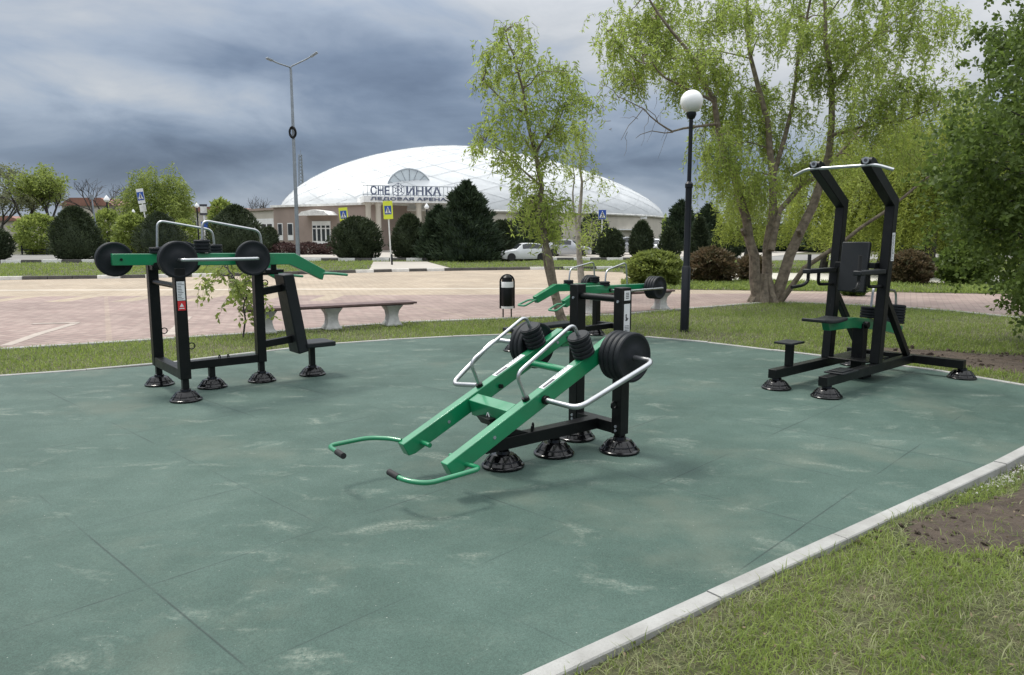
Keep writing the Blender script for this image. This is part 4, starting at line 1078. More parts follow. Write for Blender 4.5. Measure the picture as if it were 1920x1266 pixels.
# lower left wing
q0, q1 = at(455, 450, 88), at(517, 450, 82); q0.z = q1.z = 0
mt2, L2 = sub('wing', q0, q1, ar)
m = MB(); m.b2(0, L2, 0, 10, 0, 4.3); part(m, 'wing_wall', M['cream'], ar, mt2)
m = MB(); m.b2(-.2, L2 + .1, -.2, 10.2, 4.303, 4.55); part(m, 'wing_roof', M['wall'], ar, mt2)
m = MB(); m.b2(L2 * .25, L2 * .97, -.06, -.003, 1.4, 3.4); wf = part(m, 'window', M['white'], ar, mt2)
for i in range(4):
    m = MB(); x = L2 * .27 + i * L2 * .175; m.b2(x, x + L2 * .13, -.09, -.062, 1.6, 2.8); part(m, 'pane', M['glass'], wf, mt2)
# porch
D = 70
e0, e1 = at(684, 450, D), at(880, 450, D + 3); e0.z = e1.z = 0
mt3, L3 = sub('porch', e0, e1, ar)
def px3(u): return (u - 684) / (880 - 684) * L3
zt, zb, ze = zpx(345, D), zpx(367, D), zpx(379, D)
m = MB(); m.b2(0, L3, 0, 7, ze, zb); part(m, 'porch_beam', M['white'], ar, mt3)
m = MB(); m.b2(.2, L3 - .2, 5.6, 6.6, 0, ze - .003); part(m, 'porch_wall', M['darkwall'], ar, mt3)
m = MB(); m.b2(.3, L3 - .3, .2, 6.8, 0, .12); part(m, 'porch_floor', M['forecourt'], ar, mt3)
for u_ in (688, 706, 781, 845):
    m = MB(); x = px3(u_) + .25; m.lathe([(.34, .121), (.34, .3), (.27, .4), (.25, ze - .35), (.34, ze - .2), (.34, ze - .004)], 14, None, (x, .5, 0)); part(m, 'column', M['cream'], ar, mt3)
for u_ in (722, 745, 800):
    m = MB(); x = px3(u_); m.b2(x, x + .9, 5.5, 5.597, .125, 2.5); part(m, 'door', M['glass'], ar, mt3)
# lattice behind the big letters
m = MB()
for zz in (zb + .12, zt - .1): m.b2(0, L3 * .92, .40, .45, zz - .03, zz + .03)
for i in range(24): x = L3 * .92 * i / 23; m.b2(x - .025, x + .025, .38, .398, zb, zt - .1)
part(m, 'sign_frame', M['galv'], ar, mt3)
def letters(text, x0, x1, z0, z1, y, mat, name, bold=0):
    cu = bpy.data.curves.new('lettering', 'FONT'); cu.body = text; cu.size = 1; cu.extrude = .02; cu.offset = bold
    o = bpy.data.objects.new('lettering_tmp', cu); C.objects.link(o)
    bpy.context.view_layer.update()
    me = bpy.data.meshes.new_from_object(o.evaluated_get(bpy.context.evaluated_depsgraph_get()))
    bpy.data.objects.remove(o); bpy.data.curves.remove(cu)
    co = np.array([v_.co[:] for v_ in me.vertices]); lo, hi = co.min(0), co.max(0)
    s_ = MB(); sx = (x1 - x0) / (hi[0] - lo[0]); sz = (z1 - z0) / (hi[1] - lo[1])
    s_.v = [(x0 + (p[0] - lo[0]) * sx, y - p[2] * 2, z0 + (p[1] - lo[1]) * sz) for p in co]
    s_.f = [tuple(p.vertices) for p in me.polygons]; s_.mi = [0] * len(s_.f)
    bpy.data.meshes.remove(me)
    return part(s_, name, mat, ar, mt3, 0, False)
letters('СНЕ', px3(697), px3(732), zb + .12, zt - .14, .30, M['letter'], 'big_lettering', .02)
letters('ИНКА', px3(763), px3(828), zb + .12, zt - .14, .30, M['letter'], 'big_lettering', .02)
# snowflake emblem in the place of the fourth letter
m = MB(); xc, zc_ = px3(747.5), (zb + zt) / 2 + .06; Rr = 13 * D / F
for i in range(6):
    a = math.pi / 2 + i * math.pi / 3; d = Vector((math.cos(a), 0, math.sin(a))); o_ = Vector((xc, .22, zc_))
    m.beam(o_, o_ + d * Rr, .05, .10, (0, 1, 0))
    a2 = a + math.pi / 3; d2 = Vector((math.cos(a2), 0, math.sin(a2)))
    for kk in (.5, .97): m.beam(o_ + d * Rr * kk, o_ + d2 * Rr * kk, .045, .085, (0, 1, 0))
part(m, 'snowflake_emblem', M['letter'], ar, mt3)
letters('ЛЕДОВАЯ АРЕНА', px3(696), px3(836), ze + .13, zb - .10, -.03, M['letter'], 'small_lettering', .02)
# arched glazed dormer on the dome above the porch
Dd = 78.0; cxd = at(768, 350, Dd); zd0 = at(768, 356, Dd).z - ZG; rr = 41 * Dd / F; hh = (356 - 318) * Dd / F
mt4 = Ainv @ Matrix.Translation((cxd.x, Dd, ZG)) @ Matrix.Rotation(math.atan2((e1 - e0).y, (e1 - e0).x), 4, 'Z')
M['dormer'] = simple('milky_glazing', (.50, .55, .58), .3, 0, .08, 1)
m = MB(); k = 18
pr = [(rr * math.cos(math.pi * i / k), zd0 + hh * math.sin(math.pi * i / k)) for i in range(k + 1)]
m.prism(pr, 0, 6); dm = part(m, 'arched_dormer', M['dormer'], ar, mt4)
m = MB()
m.tube([(x, -.03, z) for x, z in pr], .07, 6)
for i in range(1, 8): a = math.pi * i / 8; m.tube([(rr * .22 * math.cos(a), -.03, zd0 + hh * .22 * math.sin(a)), (rr * math.cos(a), -.03, zd0 + hh * math.sin(a))], .03, 4)
part(m, 'dormer_ribs', M['galv'], dm, mt4)
# right-hand side block with balcony
r0, r1 = at(1112, 450, 92), at(1205, 450, 100); r0.z = r1.z = 0
mt5, L5 = sub('side', r0, r1, ar)
m = MB(); m.b2(0, L5, 0, 6, 0, 3.7); part(m, 'side_wall', M['cream'], ar, mt5)
m = MB(); m.b2(-.3, L5 + .3, -.4, 6, 3.703, 4.2); part(m, 'side_coping', M['white'], ar, mt5)
m = MB(); m.b2(L5 * .30, L5 * .62, -.03, -.003, 3.05, 3.3); m.b2(L5 * .62, L5 * .74, -.03, -.003, 1.5, 2.0); part(m, 'vent_strip', M['glass'], ar, mt5)
m = MB(); m.b2(L5 * .3, L5 * .95, -1.6, -.004, 2.2, 2.35); part(m, 'ledge', M['white'], ar, mt5)

# mast far behind the dome
D = 170; p = at(566, 350, D); t = empty('lattice_mast', Vector((p.x, D, ZG)), 0, label='thin lattice radio mast rising behind the left slope of the dome', cat='mast')
h = at(566, 290, D).z - ZG; m = MB(); w_ = .9
for a, b_ in ((-1, -1), (1, -1), (0, 1)): m.tube([(a * w_, b_ * w_, 0), (a * w_ * .35, b_ * w_ * .35, h)], .12, 4)
n = 26
for i in range(n):
    z0, z1 = h * i / n, h * (i + 1) / n; s0 = w_ * (1 - .65 * i / n); s1 = w_ * (1 - .65 * (i + 1) / n); c_ = [(-1, -1), (1, -1), (0, 1)]
    for j in range(3):
        a, b_ = c_[j], c_[(j + 1) % 3]
        m.tube([(a[0] * s0, a[1] * s0, z0), (b_[0] * s1, b_[1] * s1, z1)], .07, 3)
m.build('lattice', M['galv'], t); MB().tube([(0, 0, h), (0, 0, h * 1.05)], .05, 4).build('antenna', M['galv'], t)

# ---------------------------------------------------------------- houses at the far left
def house(u0, u1, vr, ve, D, label, wall='cream', depth=8):
    p0, p1 = at(u0, 440, D), at(u1, 440, D); w_ = p1.x - p0.x
    t = empty('house', Vector((p0.x, D, ZG)), 0, label=label, cat='house', group='low houses far behind the shrubs')
    hz, rz = at(u0, ve, D).z - ZG, at(u0, vr, D).z - ZG
    MB().b2(0, w_, 0, depth, 0, hz).build('wall', M[wall], t)
    m = MB(); m.prism([(-.4, hz + .003), (w_ + .4, hz + .003), (w_ * .8, rz), (w_ * .2, rz)], -.4, depth + .4); m.build('roof', M['roof'], t)
    for i in range(max(1, int(w_ / 2.6))):
        x = .8 + i * 2.5
        if x + 1 < w_: f_ = MB().b2(x, x + 1.1, -.06, -.003, hz * .35, hz * .75).build('window', M['white'], t); MB().b2(x + .1, x + 1.0, -.09, -.062, hz * .38, hz * .72).build('pane', M['glass'], f_)
house(-60, 42, 405, 414, 92, 'low pale house with a dark roof at the left edge of the view')
house(120, 215, 371, 386, 125, 'pale house with a red-brown roof behind the tall round evergreen')
house(320, 470, 388, 398, 120, 'long low pale building behind the bright rounded willow', 'cream')

# ---------------------------------------------------------------- cars
def car(loc, rz, L, label, paint, hatch=True):
    t = empty('parked_car', loc, rz, label=label, cat='car', group='cars parked beyond the verge')
    W = L * .40; Hh = L * .365
    # stations: x, half width, z bottom, z belt, roof half width, z top
    st = [(0, .30, .22, .40, .27, .42), (.02, .41, .14, .46, .36, .49), (.10, .47, .12, .54, .42, .57), (.26, .49, .12, .60, .45, .64), (.30, .495, .12, .61, .44, .67), (.42, .50, .12, .64, .38, .95), (.50, .50, .12, .65, .37, 1.0), (.66, .50, .12, .66, .37, .99), (.82, .495, .13, .67, .38, .93), (.93, .47, .14, .68, .42, .74), (.99, .42, .17, .64, .38, .68), (1.0, .36, .24, .55, .32, .58)]
    vs = []; k = 8
    for x, hw, zb_, zm, rw, zt_ in st:
        X = (x - .5) * L
        for sy, zz in ((-hw * .9, zb_), (-hw, zb_ + .12), (-hw, zm), (-rw, zt_), (rw, zt_), (hw, zm), (hw, zb_ + .12), (hw * .9, zb_)): vs.append((X, sy * W, zz * Hh))
    fs = [(i * k + j, i * k + (j + 1) % k, (i + 1) * k + (j + 1) % k, (i + 1) * k + j) for i in range(len(st) - 1) for j in range(k)] + [tuple(range(k - 1, -1, -1)), tuple(range((len(st) - 1) * k, len(st) * k))]
    b_ = MB(); b_.add(vs, fs); body = b_.build('body', M[paint], t, .02)
    def quad(i0, i1, side, a=.12, c_=.88, name='side_window'):
        P0 = [Vector(vs[i0 * k + (2 if side < 0 else 5)]), Vector(vs[i0 * k + (3 if side < 0 else 4)])]; P1 = [Vector(vs[i1 * k + (2 if side < 0 else 5)]), Vector(vs[i1 * k + (3 if side < 0 else 4)])]
        o_ = Vector((0, side * .012, .006))
        q = [P0[0].lerp(P0[1], a) + o_, P1[0].lerp(P1[1], a) + o_, P1[0].lerp(P1[1], c_) + o_, P0[0].lerp(P0[1], c_) + o_]
        g = MB(); g.add(q + [p - Vector((0, side * .006, 0)) for p in q], [(0, 1, 2, 3), (7, 6, 5, 4), (0, 4, 5, 1), (1, 5, 6, 2), (2, 6, 7, 3), (3, 7, 4, 0)]); g.build(name, M['glass'], body)
    for sd in (-1, 1):
        quad(5, 6, sd); quad(6, 7, sd); quad(7, 8, sd)
    ws = [Vector(vs[4 * k + 3]), Vector(vs[4 * k + 4]), Vector(vs[5 * k + 4]), Vector(vs[5 * k + 3])]
    o_ = Vector((-.014, 0, .012)); g = MB(); c0 = sum(ws, Vector()) / 4; q = [c0.lerp(p, .9) + o_ for p in ws]
    g.add(q + [p - o_ * .5 for p in q], [(0, 1, 2, 3), (7, 6, 5, 4), (0, 4, 5, 1), (1, 5, 6, 2), (2, 6, 7, 3), (3, 7, 4, 0)]); g.build('windscreen', M['glass'], body)
    rw_ = Hh * .23
    for x in (.19, .80):
        for sd in (-1, 1):
            rot = Matrix.Rotation(-math.pi / 2 * sd, 3, 'X'); off = ((x - .5) * L, sd * W * .425, rw_)
            w_ = MB().lathe([(rw_ * .6, -.01), (rw_ * .9, -.01), (rw_, .02), (rw_, W * .075), (rw_ * .9, W * .09), (rw_ * .62, W * .085)], 20, rot, off).build('wheel', M['tyre'], t)
            MB().lathe([(rw_ * .05, W * .07), (rw_ * .6, W * .082), (rw_ * .62, W * .078)], 12, rot, off).build('rim', M['galv'], w_)
    for sd in (-1, 1):
        MB().box(((.045 - .5) * L, sd * W * .36, Hh * .43), (.09 * L * .5, W * .16, Hh * .10)).build('headlight', M['glass'], body)
    MB().box(((.004 - .5) * L, 0, Hh * .27), (.02, W * .5, Hh * .09)).build('grille', M['ink'], body)
    return t
pc = G(995, 489, ZG); 
car(Vector((pc.x - .42, 46.6, ZG)), R(14), 3.1, 'white hatchback parked on the kerb just left of the slim tree trunk', 'carwhite')
car(Vector((at(1066, 460, 57).x, 57, ZG)), R(168), 3.5, 'pale silver car half hidden behind the two slim tree trunks', 'carsilver')
car(Vector((at(1172, 460, 62).x, 62, ZG)), R(6), 4.0, 'grey car showing between the two round evergreens at right', 'carsilver')
car(Vector((at(1232, 460, 60).x, 60, ZG)), R(40), 3.6, 'white car peeping out right of the egg-shaped evergreen', 'carwhite')

#PART4
# ================================================================== VEGETATION
def shrub(u0, u1, vt, D, shape, mat, label, name='round_evergreen', cat='shrub', group=None, n=3600, ls=.22, lw=.09, seed=0, z0=0.0, trunk=True, vb=None):
    uc = (u0 + u1) / 2; p = at(uc, 460, D); k = D / F
    h = at(uc, vt, D).z - ZG; r = (u1 - u0) / 2 * k
    if vb is not None: z0 = max(0, at(uc, vb, D).z - ZG)
    t = empty(name, Vector((p.x, D, ZG)), 0, label=label, cat=cat, group=group)
    g = np.random.default_rng(seed + 11)
    zz = g.random(n) ** .9; a = g.random(n) * 2 * np.pi
    def prof(z):
        if shape == 'ball': return np.sqrt(np.clip(1 - (2 * z - .86) ** 2 / 1.3, 0, 1)) * np.where(z < .07, .85, 1)
        if shape == 'egg': return np.sin(np.pi * np.clip(z, 0, 1) ** .62) ** .62
        if shape == 'cone': return np.clip(1.02 - z, 0, 1) ** .75 * np.clip(z * 8 + .55, 0, 1)
        if shape == 'ragged': return np.clip(1.0 - z, 0, 1) ** .52 * np.clip(z * 6 + .7, 0, 1)
        if shape == 'loose': return np.sqrt(np.clip(1 - (2 * z - .95) ** 2, 0, 1)) ** .8
    lump = 1 + .09 * np.sin(a * 5 + zz * 9 + seed) + .08 * np.sin(a * 2 + zz * 5 + seed * 4) + .06 * np.sin(a * 9 - zz * 17 + seed * 2) + (.10 if shape in ('loose', 'cone') else .03) * np.sin(a * 3 + zz * 23 + seed * 3)
    rad = np.where(g.random(n) < .8, .84 + .22 * g.random(n) ** 1.6, np.sqrt(g.random(n)) * .9)
    if shape == 'loose': rad = np.where(g.random(n) < .7, .72 + .33 * g.random(n), np.sqrt(g.random(n)) * .9)
    if shape == 'ragged': lump = 1 + .20 * np.sin(a * 4 + zz * 19 + seed) + .14 * np.sin(a * 7 - zz * 33 + seed); zz = np.clip(zz * (1 + .10 * np.sin(a * 3 + seed)), 0, 1.04)
    rr_ = prof(zz) * r * lump * rad
    P = np.stack([rr_ * np.cos(a), rr_ * np.sin(a), z0 + zz * (h - z0) * .985], 1)
    Dv = np.stack([np.cos(a), np.sin(a), np.full(n, .9 if shape != 'loose' else .5)], 1) + g.normal(size=(n, 3)) * (.45 if shape != 'loose' else .8)
    P[:, 2] -= ls * .25; P[:, 2] = np.maximum(P[:, 2], .02)
    core = None
    if shape != 'loose':
        nz, na = 14, 18; z_ = np.linspace(.03, .93, nz); a_ = np.arange(na) * 2 * np.pi / na
        Z, AA = np.meshgrid(z_, a_, indexing='ij'); RR = prof(Z) * r * .80 * (1 + .05 * np.sin(AA * 5 + Z * 9 + seed))
        cv = np.stack([RR * np.cos(AA), RR * np.sin(AA), z0 + Z * (h - z0) * .97], -1).reshape(-1, 3)
        cf = np.array([(i * na + j, i * na + (j + 1) % na, (i + 1) * na + (j + 1) % na, (i + 1) * na + j) for i in range(nz - 1) for j in range(na)])
        core = (cv, cf)
    leaves('foliage', P, Dv, ls * (.6 + .8 * g.random(n)), lw, M[mat], t, core)
    if trunk:
        m = MB()
        for i in range(3): m.tube([(random.uniform(-.1, .1) * r, random.uniform(-.1, .1) * r, 0), (random.uniform(-.3, .3) * r, random.uniform(-.3, .3) * r, z0 + (h - z0) * .5)], [.03 * h, .012 * h], 6)
        m.build('stem', M['bark_d'], t)
    return t
EG = 'clipped evergreens in front of the arena'
shrub(-45, 15, 425, 48, 'ball', 'thuja', 'round evergreen cut by the left edge of the picture', seed=1, group=EG)
shrub(99, 187, 387, 47.5, 'egg', 'thuja', 'tall egg-shaped dark evergreen at the left, in front of the leaning pole', seed=2, n=5200, group=EG)
shrub(258, 345, 398, 57, 'egg', 'thuja', 'dark evergreen behind the steel rails of the shoulder press machine', seed=3, n=4200, group=EG)
shrub(395, 492, 384, 52, 'egg', 'thuja', 'broad dark evergreen left of the low white-windowed wing', seed=4, n=5200, group=EG)
shrub(488, 522, 425, 62, 'ball', 'thuja', 'small round evergreen at the corner of the tan annex', seed=5, n=1800, group=EG)
shrub(627, 712, 406, 48, 'ball', 'thuja', 'ball-shaped evergreen just left of the porch columns', seed=6, n=5200, group=EG)
shrub(735, 800, 401, 49, 'egg', 'thuja', 'slim egg-shaped evergreen right of the porch sign pole', seed=7, n=4400, group=EG)
shrub(784, 862, 392, 47.5, 'ragged', 'conifer', 'tall ragged dark conifer covering the end of the porch lettering, left one', 'conifer', 'conifer', n=6500, ls=.34, lw=.1, seed=8)
shrub(812, 938, 347, 46.5, 'ragged', 'conifer', 'tallest ragged dark conifer in front of the arena, right of the lettering', 'conifer', 'conifer', n=8000, ls=.36, lw=.1, seed=9)
shrub(915, 972, 413, 48.5, 'ball', 'thuja', 'round evergreen between the tallest conifer and the white hatchback', seed=10, n=3800, group=EG)
shrub(945, 1062, 368, 60, 'cone', 'conifer', 'dark conifer behind the slim willow trunk', 'conifer', 'conifer', n=5600, ls=.42, lw=.12, seed=12)
shrub(1085, 1140, 400, 62, 'loose', 'conifer', 'dark shrub behind the blue crossing sign', 'evergreen_shrub', n=2600, ls=.3, seed=13)
shrub(1122, 1168, 429, 51, 'ball', 'thuja', 'low ball evergreen beside the blue crossing sign', seed=14, n=3000, group=EG)
shrub(1181, 1224, 414, 52, 'egg', 'thuja', 'egg-shaped evergreen in front of the arena side block', seed=15, n=3000, group=EG)
shrub(1237, 1274, 427, 51, 'egg', 'thuja', 'small egg-shaped evergreen left of the lamp post', seed=16, n=2600, group=EG)
shrub(1290, 1332, 407, 52, 'cone', 'thuja', 'pointed evergreen right of the lamp post', 'conifer', 'conifer', seed=17, n=3200, ls=.26)
shrub(1240, 1312, 380, 84, 'ragged', 'conifer', 'dark conifer at the right end of the dome', 'conifer', 'conifer', n=3600, ls=.5, lw=.15, seed=18)
shrub(1292, 1362, 388, 78, 'ragged', 'conifer', 'dark conifer behind the lamp post', 'conifer', 'conifer', n=3600, ls=.5, lw=.15, seed=19)
shrub(1335, 1388, 430, 50, 'ball', 'thuja', 'ball evergreen left of the willow trunks', seed=20, n=3200, group=EG)
# pale green bushes at the left
shrub(38, 112, 400, 62, 'loose', 'midgreen', 'leafy green bush left of the tall egg-shaped evergreen', 'leafy_bush', n=3600, ls=.3, lw=.16, seed=21)
shrub(176, 230, 392, 60, 'loose', 'midgreen', 'leafy green bush right of the leaning pole', 'leafy_bush', n=3000, ls=.28, lw=.15, seed=22)
shrub(222, 275, 399, 58, 'loose', 'midgreen', 'leafy green bush left of the narrow crossing sign', 'leafy_bush', n=3000, ls=.28, lw=.15, seed=23)
shrub(322, 372, 412, 66, 'loose', 'midgreen', 'leafy green bush below the bright rounded willow', 'leafy_bush', n=2400, ls=.28, lw=.15, seed=24)
shrub(395, 440, 372, 95, 'loose', 'midgreen', 'distant green tree behind the broad dark evergreen', 'distant_tree', 'tree', n=2200, ls=.5, lw=.25, seed=25)
# reddish clipped hedge in front of the annex
for i, (a, b_) in enumerate(((505, 560), (552, 606), (598, 650))):
    shrub(a, b_, 455, 62, 'loose', 'redhedge', ['low brown-red hedge bush at the corner of the annex', 'low brown-red hedge bush left of the double door', 'low brown-red hedge bush below the double door'][i], 'hedge_bush', group='brown-red bushes before the annex', n=1800, ls=.2, lw=.1, seed=30 + i, trunk=False)
# near shrubs on the right verge
shrub(1181, 1276, 470, 24.4, 'loose', 'shrub', 'rounded light green bush between the bench press machine and the lamp post', 'leafy_bush', n=6500, ls=.15, lw=.075, seed=40)
shrub(1296, 1376, 464, 25.6, 'loose', 'redshrub', 'reddish bush just right of the lamp post', 'leafy_bush', n=5500, ls=.15, lw=.07, seed=41)
shrub(1388, 1440, 478, 26, 'loose', 'redshrub', 'reddish bush behind the willow trunks', 'leafy_bush', n=2800, ls=.15, lw=.07, seed=42)
shrub(1674, 1744, 470, 24.8, 'loose', 'redshrub', 'reddish-grey bush right of the pull-up station', 'leafy_bush', n=5000, ls=.14, lw=.065, seed=43)
shrub(1772, 1856, 455, 24.6, 'loose', 'broad', 'dark green bush below the hanging branches at right', 'leafy_bush', n=5500, ls=.16, lw=.08, seed=44)
shrub(1585, 1625, 520, 20, 'loose', 'broad', 'small dark bush seen through the pull-up station', 'leafy_bush', n=1800, ls=.12, lw=.06, seed=45)
# dark backdrop trees at right
for i, (a, b_, vt, D) in enumerate(((1370, 1450, 425, 70), (1440, 1530, 418, 74), (1515, 1610, 422, 70), (1600, 1690, 415, 75), (1680, 1780, 420, 70), (1770, 1870, 410, 72), (1860, 1960, 405, 70))):
    shrub(a, b_, vt, D, 'loose', 'conifer', 'dark evergreen in the row closing the view behind the willow', 'evergreen_shrub', group='row of dark evergreens behind the willow', n=2600, ls=.5, lw=.22, seed=50 + i, trunk=False)

def jit(path, a):
    out = [path[0]]
    for i in range(1, len(path)):
        p, q = path[i - 1], path[i]
        for s_ in (.5, 1.0):
            r_ = p.lerp(q, s_); out.append(r_ + Vector((random.gauss(0, a), random.gauss(0, a), random.gauss(0, a))))
    return out
def limb(mb, path, r0, r1, n=9, a=.0):
    k = len(path); mb.tube(path, [r0 + (r1 - r0) * (i / (k - 1)) ** .8 for i in range(k)], n)
def curve_to(p, q, sag=0, n=5, a=.02):
    out = []
    for i in range(n + 1):
        t = i / n; v_ = p.lerp(q, t); v_.z += sag * math.sin(math.pi * t)
        if 0 < i < n: v_ += Vector((random.gauss(0, a), random.gauss(0, a), random.gauss(0, a)))
        out.append(v_)
    return out
def strand_leaves(anchors, lengths, out, spacing, spread, seed):
    """hanging twigs; returns leaf bases/directions and twig polylines"""
    g = np.random.default_rng(seed); Ps, Ds, tw = [], [], []
    for A_, L_, o_ in zip(anchors, lengths, out):
        n = max(3, int(L_ / spacing)); t = (np.arange(n) + g.random(n) * .8) / n
        sw = g.normal(size=2) * spread * L_
        p = A_[None, :] + np.stack([o_[0] * np.sqrt(t) + sw[0] * t, o_[1] * np.sqrt(t) + sw[1] * t, o_[2] * np.sqrt(t) * (1 - t) - L_ * t ** 1.35], 1)
        p += g.normal(size=p.shape) * .018
        d = np.stack([g.normal(size=n) * .8, g.normal(size=n) * .8, -.6 + g.normal(size=n) * .45], 1)
        Ps.append(p); Ds.append(d)
        tw.append(p[[0, n // 3, 2 * n // 3, n - 1]])
    return np.concatenate(Ps), np.concatenate(Ds), tw
def twig_mesh(mb, tw, r):
    for t in tw: mb.tube([Vector(x) for x in t], [r, r * .8, r * .6, r * .35], 3, False)

# ---------------------------------------------------------------- the big willow
wb = G(1432, 568, ZG); WD = wb.y
t = empty('willow_tree', wb, 0, label='big willow with several leaning trunks and drooping yellow-green foliage right of the lamp post', cat='tree')
def wp(u, v, dy=0): return at(u, v, WD + dy) - wb
mb = MB()
limbs = [
 ([(1422, 572, -.05), (1412, 480, -.05), (1398, 410, -.1), (1376, 330, -.2), (1352, 265, -.4), (1338, 190, -.6), (1305, 120, -.8), (1258, 60, -1), (1215, -10, -1.1), (1170, -60, -1.2)], .165, .008),
 ([(1437, 572, .1), (1441, 460, .2), (1450, 330, .4), (1440, 230, .6), (1408, 110, .9), (1400, 0, 1.1), (1395, -90, 1.3)], .155, .02),
 ([(1450, 570, 0), (1478, 480, 0), (1524, 385, .1), (1552, 290, .2), (1562, 180, .2), (1550, 80, .3), (1546, -20, .3), (1550, -110, .3)], .175, .02),
 ([(1446, 470, .05), (1462, 395, .3), (1505, 345, .6), (1540, 320, .9), (1600, 260, 1.4), (1660, 180, 1.9), (1700, 90, 2.3)], .10, .018),
 ([(1462, 568, -.1), (1512, 502, -.5), (1582, 452, -1.0), (1655, 400, -1.4), (1735, 340, -1.7), (1800, 280, -1.9)], .085, .015),
 ([(1450, 330, .4), (1485, 210, .5), (1500, 90, .6), (1525, -20, .8), (1540, -90, .8)], .075, .015),
 ([(1555, 255, .2), (1620, 237, -.2), (1690, 226, -.6), (1760, 200, -.9)], .045, .012),
 ([(1552, 180, .2), (1600, 110, .3), (1650, 60, .5), (1720, 10, .6)], .05, .012),
 ([(1344, 232, -.5), (1300, 240, -.6), (1262, 248, -.8), (1235, 232, -.9), (1205, 205, -1), (1160, 184, -1.1)], .035, .008),
 ([(1262, 248, -.8), (1225, 246, -.9), (1190, 262, -.9)], .015, .005),
 ([(1338, 190, -.6), (1290, 168, -.9), (1248, 145, -1.1), (1222, 120, -1.2), (1190, 112, -1.3), (1140, 60, -1.4)], .035, .006),
 ([(1205, 205, -1), (1180, 235, -1), (1168, 262, -1)], .010, .004),
 ([(1235, 232, -.9), (1215, 200, -1), (1195, 150, -1)], .010, .004),
 ([(1160, 184, -1.1), (1140, 165, -1.1), (1120, 150, -1.1)], .008, .003),
]
WL = []
for pts, r0, r1 in limbs:
    path = jit([wp(*p) for p in pts], .02 if r0 > .03 else .03); WL.append(path); limb(mb, path, r0 * (.86 if r0 > .05 else 1), r1, 10)
# root flare
for i in range(7):
    a = i * .9; mb.tube([Vector((.32 * math.cos(a), .25 * math.sin(a), -.02)), Vector((.18 * math.cos(a), .14 * math.sin(a), .22)), Vector((.08 * math.cos(a), .06 * math.sin(a), .7))], [.11, .12, .06], 7)
# sawn branch stubs
for u, v in ((1396, 440), (1500, 440)): q = wp(u, v, -.1); mb.tube([q, q + Vector((-.1, -.12, .12))], [.06, .05], 8)
for i in range(26):                                   # fine bare twigs at the left
    q = wp(random.uniform(1130, 1260), random.uniform(120, 250), -1); s_ = q + Vector((random.uniform(-.45, .1), random.uniform(-.2, .2), random.uniform(-.75, .1))); mb.tube(curve_to(q, s_, .05, 4, .03), [.006, .005, .004, .003, .002], 4)
clumps = [(1180, 30, 45), (1225, 60, 45), (1265, 95, 45), (1205, 105, 38), (1150, 75, 30), (1245, 20, 50), (1300, 45, 45), (1325, 105, 40), (1285, 150, 36), (1175, 140, 26),
 (1345, 215, 42), (1380, 235, 45), (1335, 280, 36), (1400, 310, 45), (1440, 260, 40), (1485, 215, 40), (1435, 170, 40), (1350, 140, 32), (1415, 370, 34), (1350, 310, 34), (1380, 180, 36),
 (1400, 15, 40), (1440, 55, 45), (1480, 35, 45), (1520, 65, 45), (1560, 35, 50), (1600, 60, 50), (1650, 45, 50), (1700, 50, 48), (1745, 75, 42), (1775, 30, 40), (1350, 20, 40), (1620, -30, 60), (1500, -40, 60), (1400, -60, 50), (1260, -50, 60), (1700, -20, 50),
 (1590, 140, 45), (1625, 175, 48), (1665, 195, 48), (1605, 240, 45), (1645, 275, 48), (1695, 245, 48), (1730, 290, 45), (1600, 310, 45), (1360, 260, 40), (1420, 225, 42), (1455, 300, 38), (1395, 345, 36), (1340, 330, 30), (1430, 340, 32), (1570, 90, 40), (1640, 110, 40), (1240, 110, 34), (1300, 110, 36), (1530, 130, 36), (1700, 150, 40), (1750, 170, 40), (1505, 300, 30), (1470, 330, 34)]
anc, lens, outs = [], [], []
allp = [p for l in WL for p in l]
for i, (u, v, r_) in enumerate(clumps):
    dy = random.uniform(-1.5, 1.7); c_ = wp(u, v, dy); rw = r_ * WD / F
    near_ = min((p for p in allp if p.z < c_.z + .3), key=lambda p: (p - c_).length)
    if v > -50 : limb(mb, curve_to(near_, c_, .12, 5, .04), .022, .006, 5)
    for j in range(int((24 + r_ * .36) * random.choice((.7, 1.0, 1.2, 1.5)) * (.72 if v > 235 else 1.12))):
        d = np.array([random.gauss(0, 1), random.gauss(0, 1), random.gauss(0, .7)]) * rw * .5
        anc.append(np.array(c_) + d); lens.append(random.uniform(.2, .75) * (1.15 if 1330 < u < 1500 and v > 160 else 1))
        outs.append(np.array([random.gauss(0, .18), random.gauss(0, .18), random.uniform(0, .2)]))
P, Dv, tw = strand_leaves(anc, lens, outs, .022, .12, 5)
leaves('crown', P, Dv, .112 * (.6 + .8 * rng.random(len(P))), .033, M['willow'], t)
twig_mesh(mb, tw, .005)
mb.build('trunk', M['bark_w'], t)

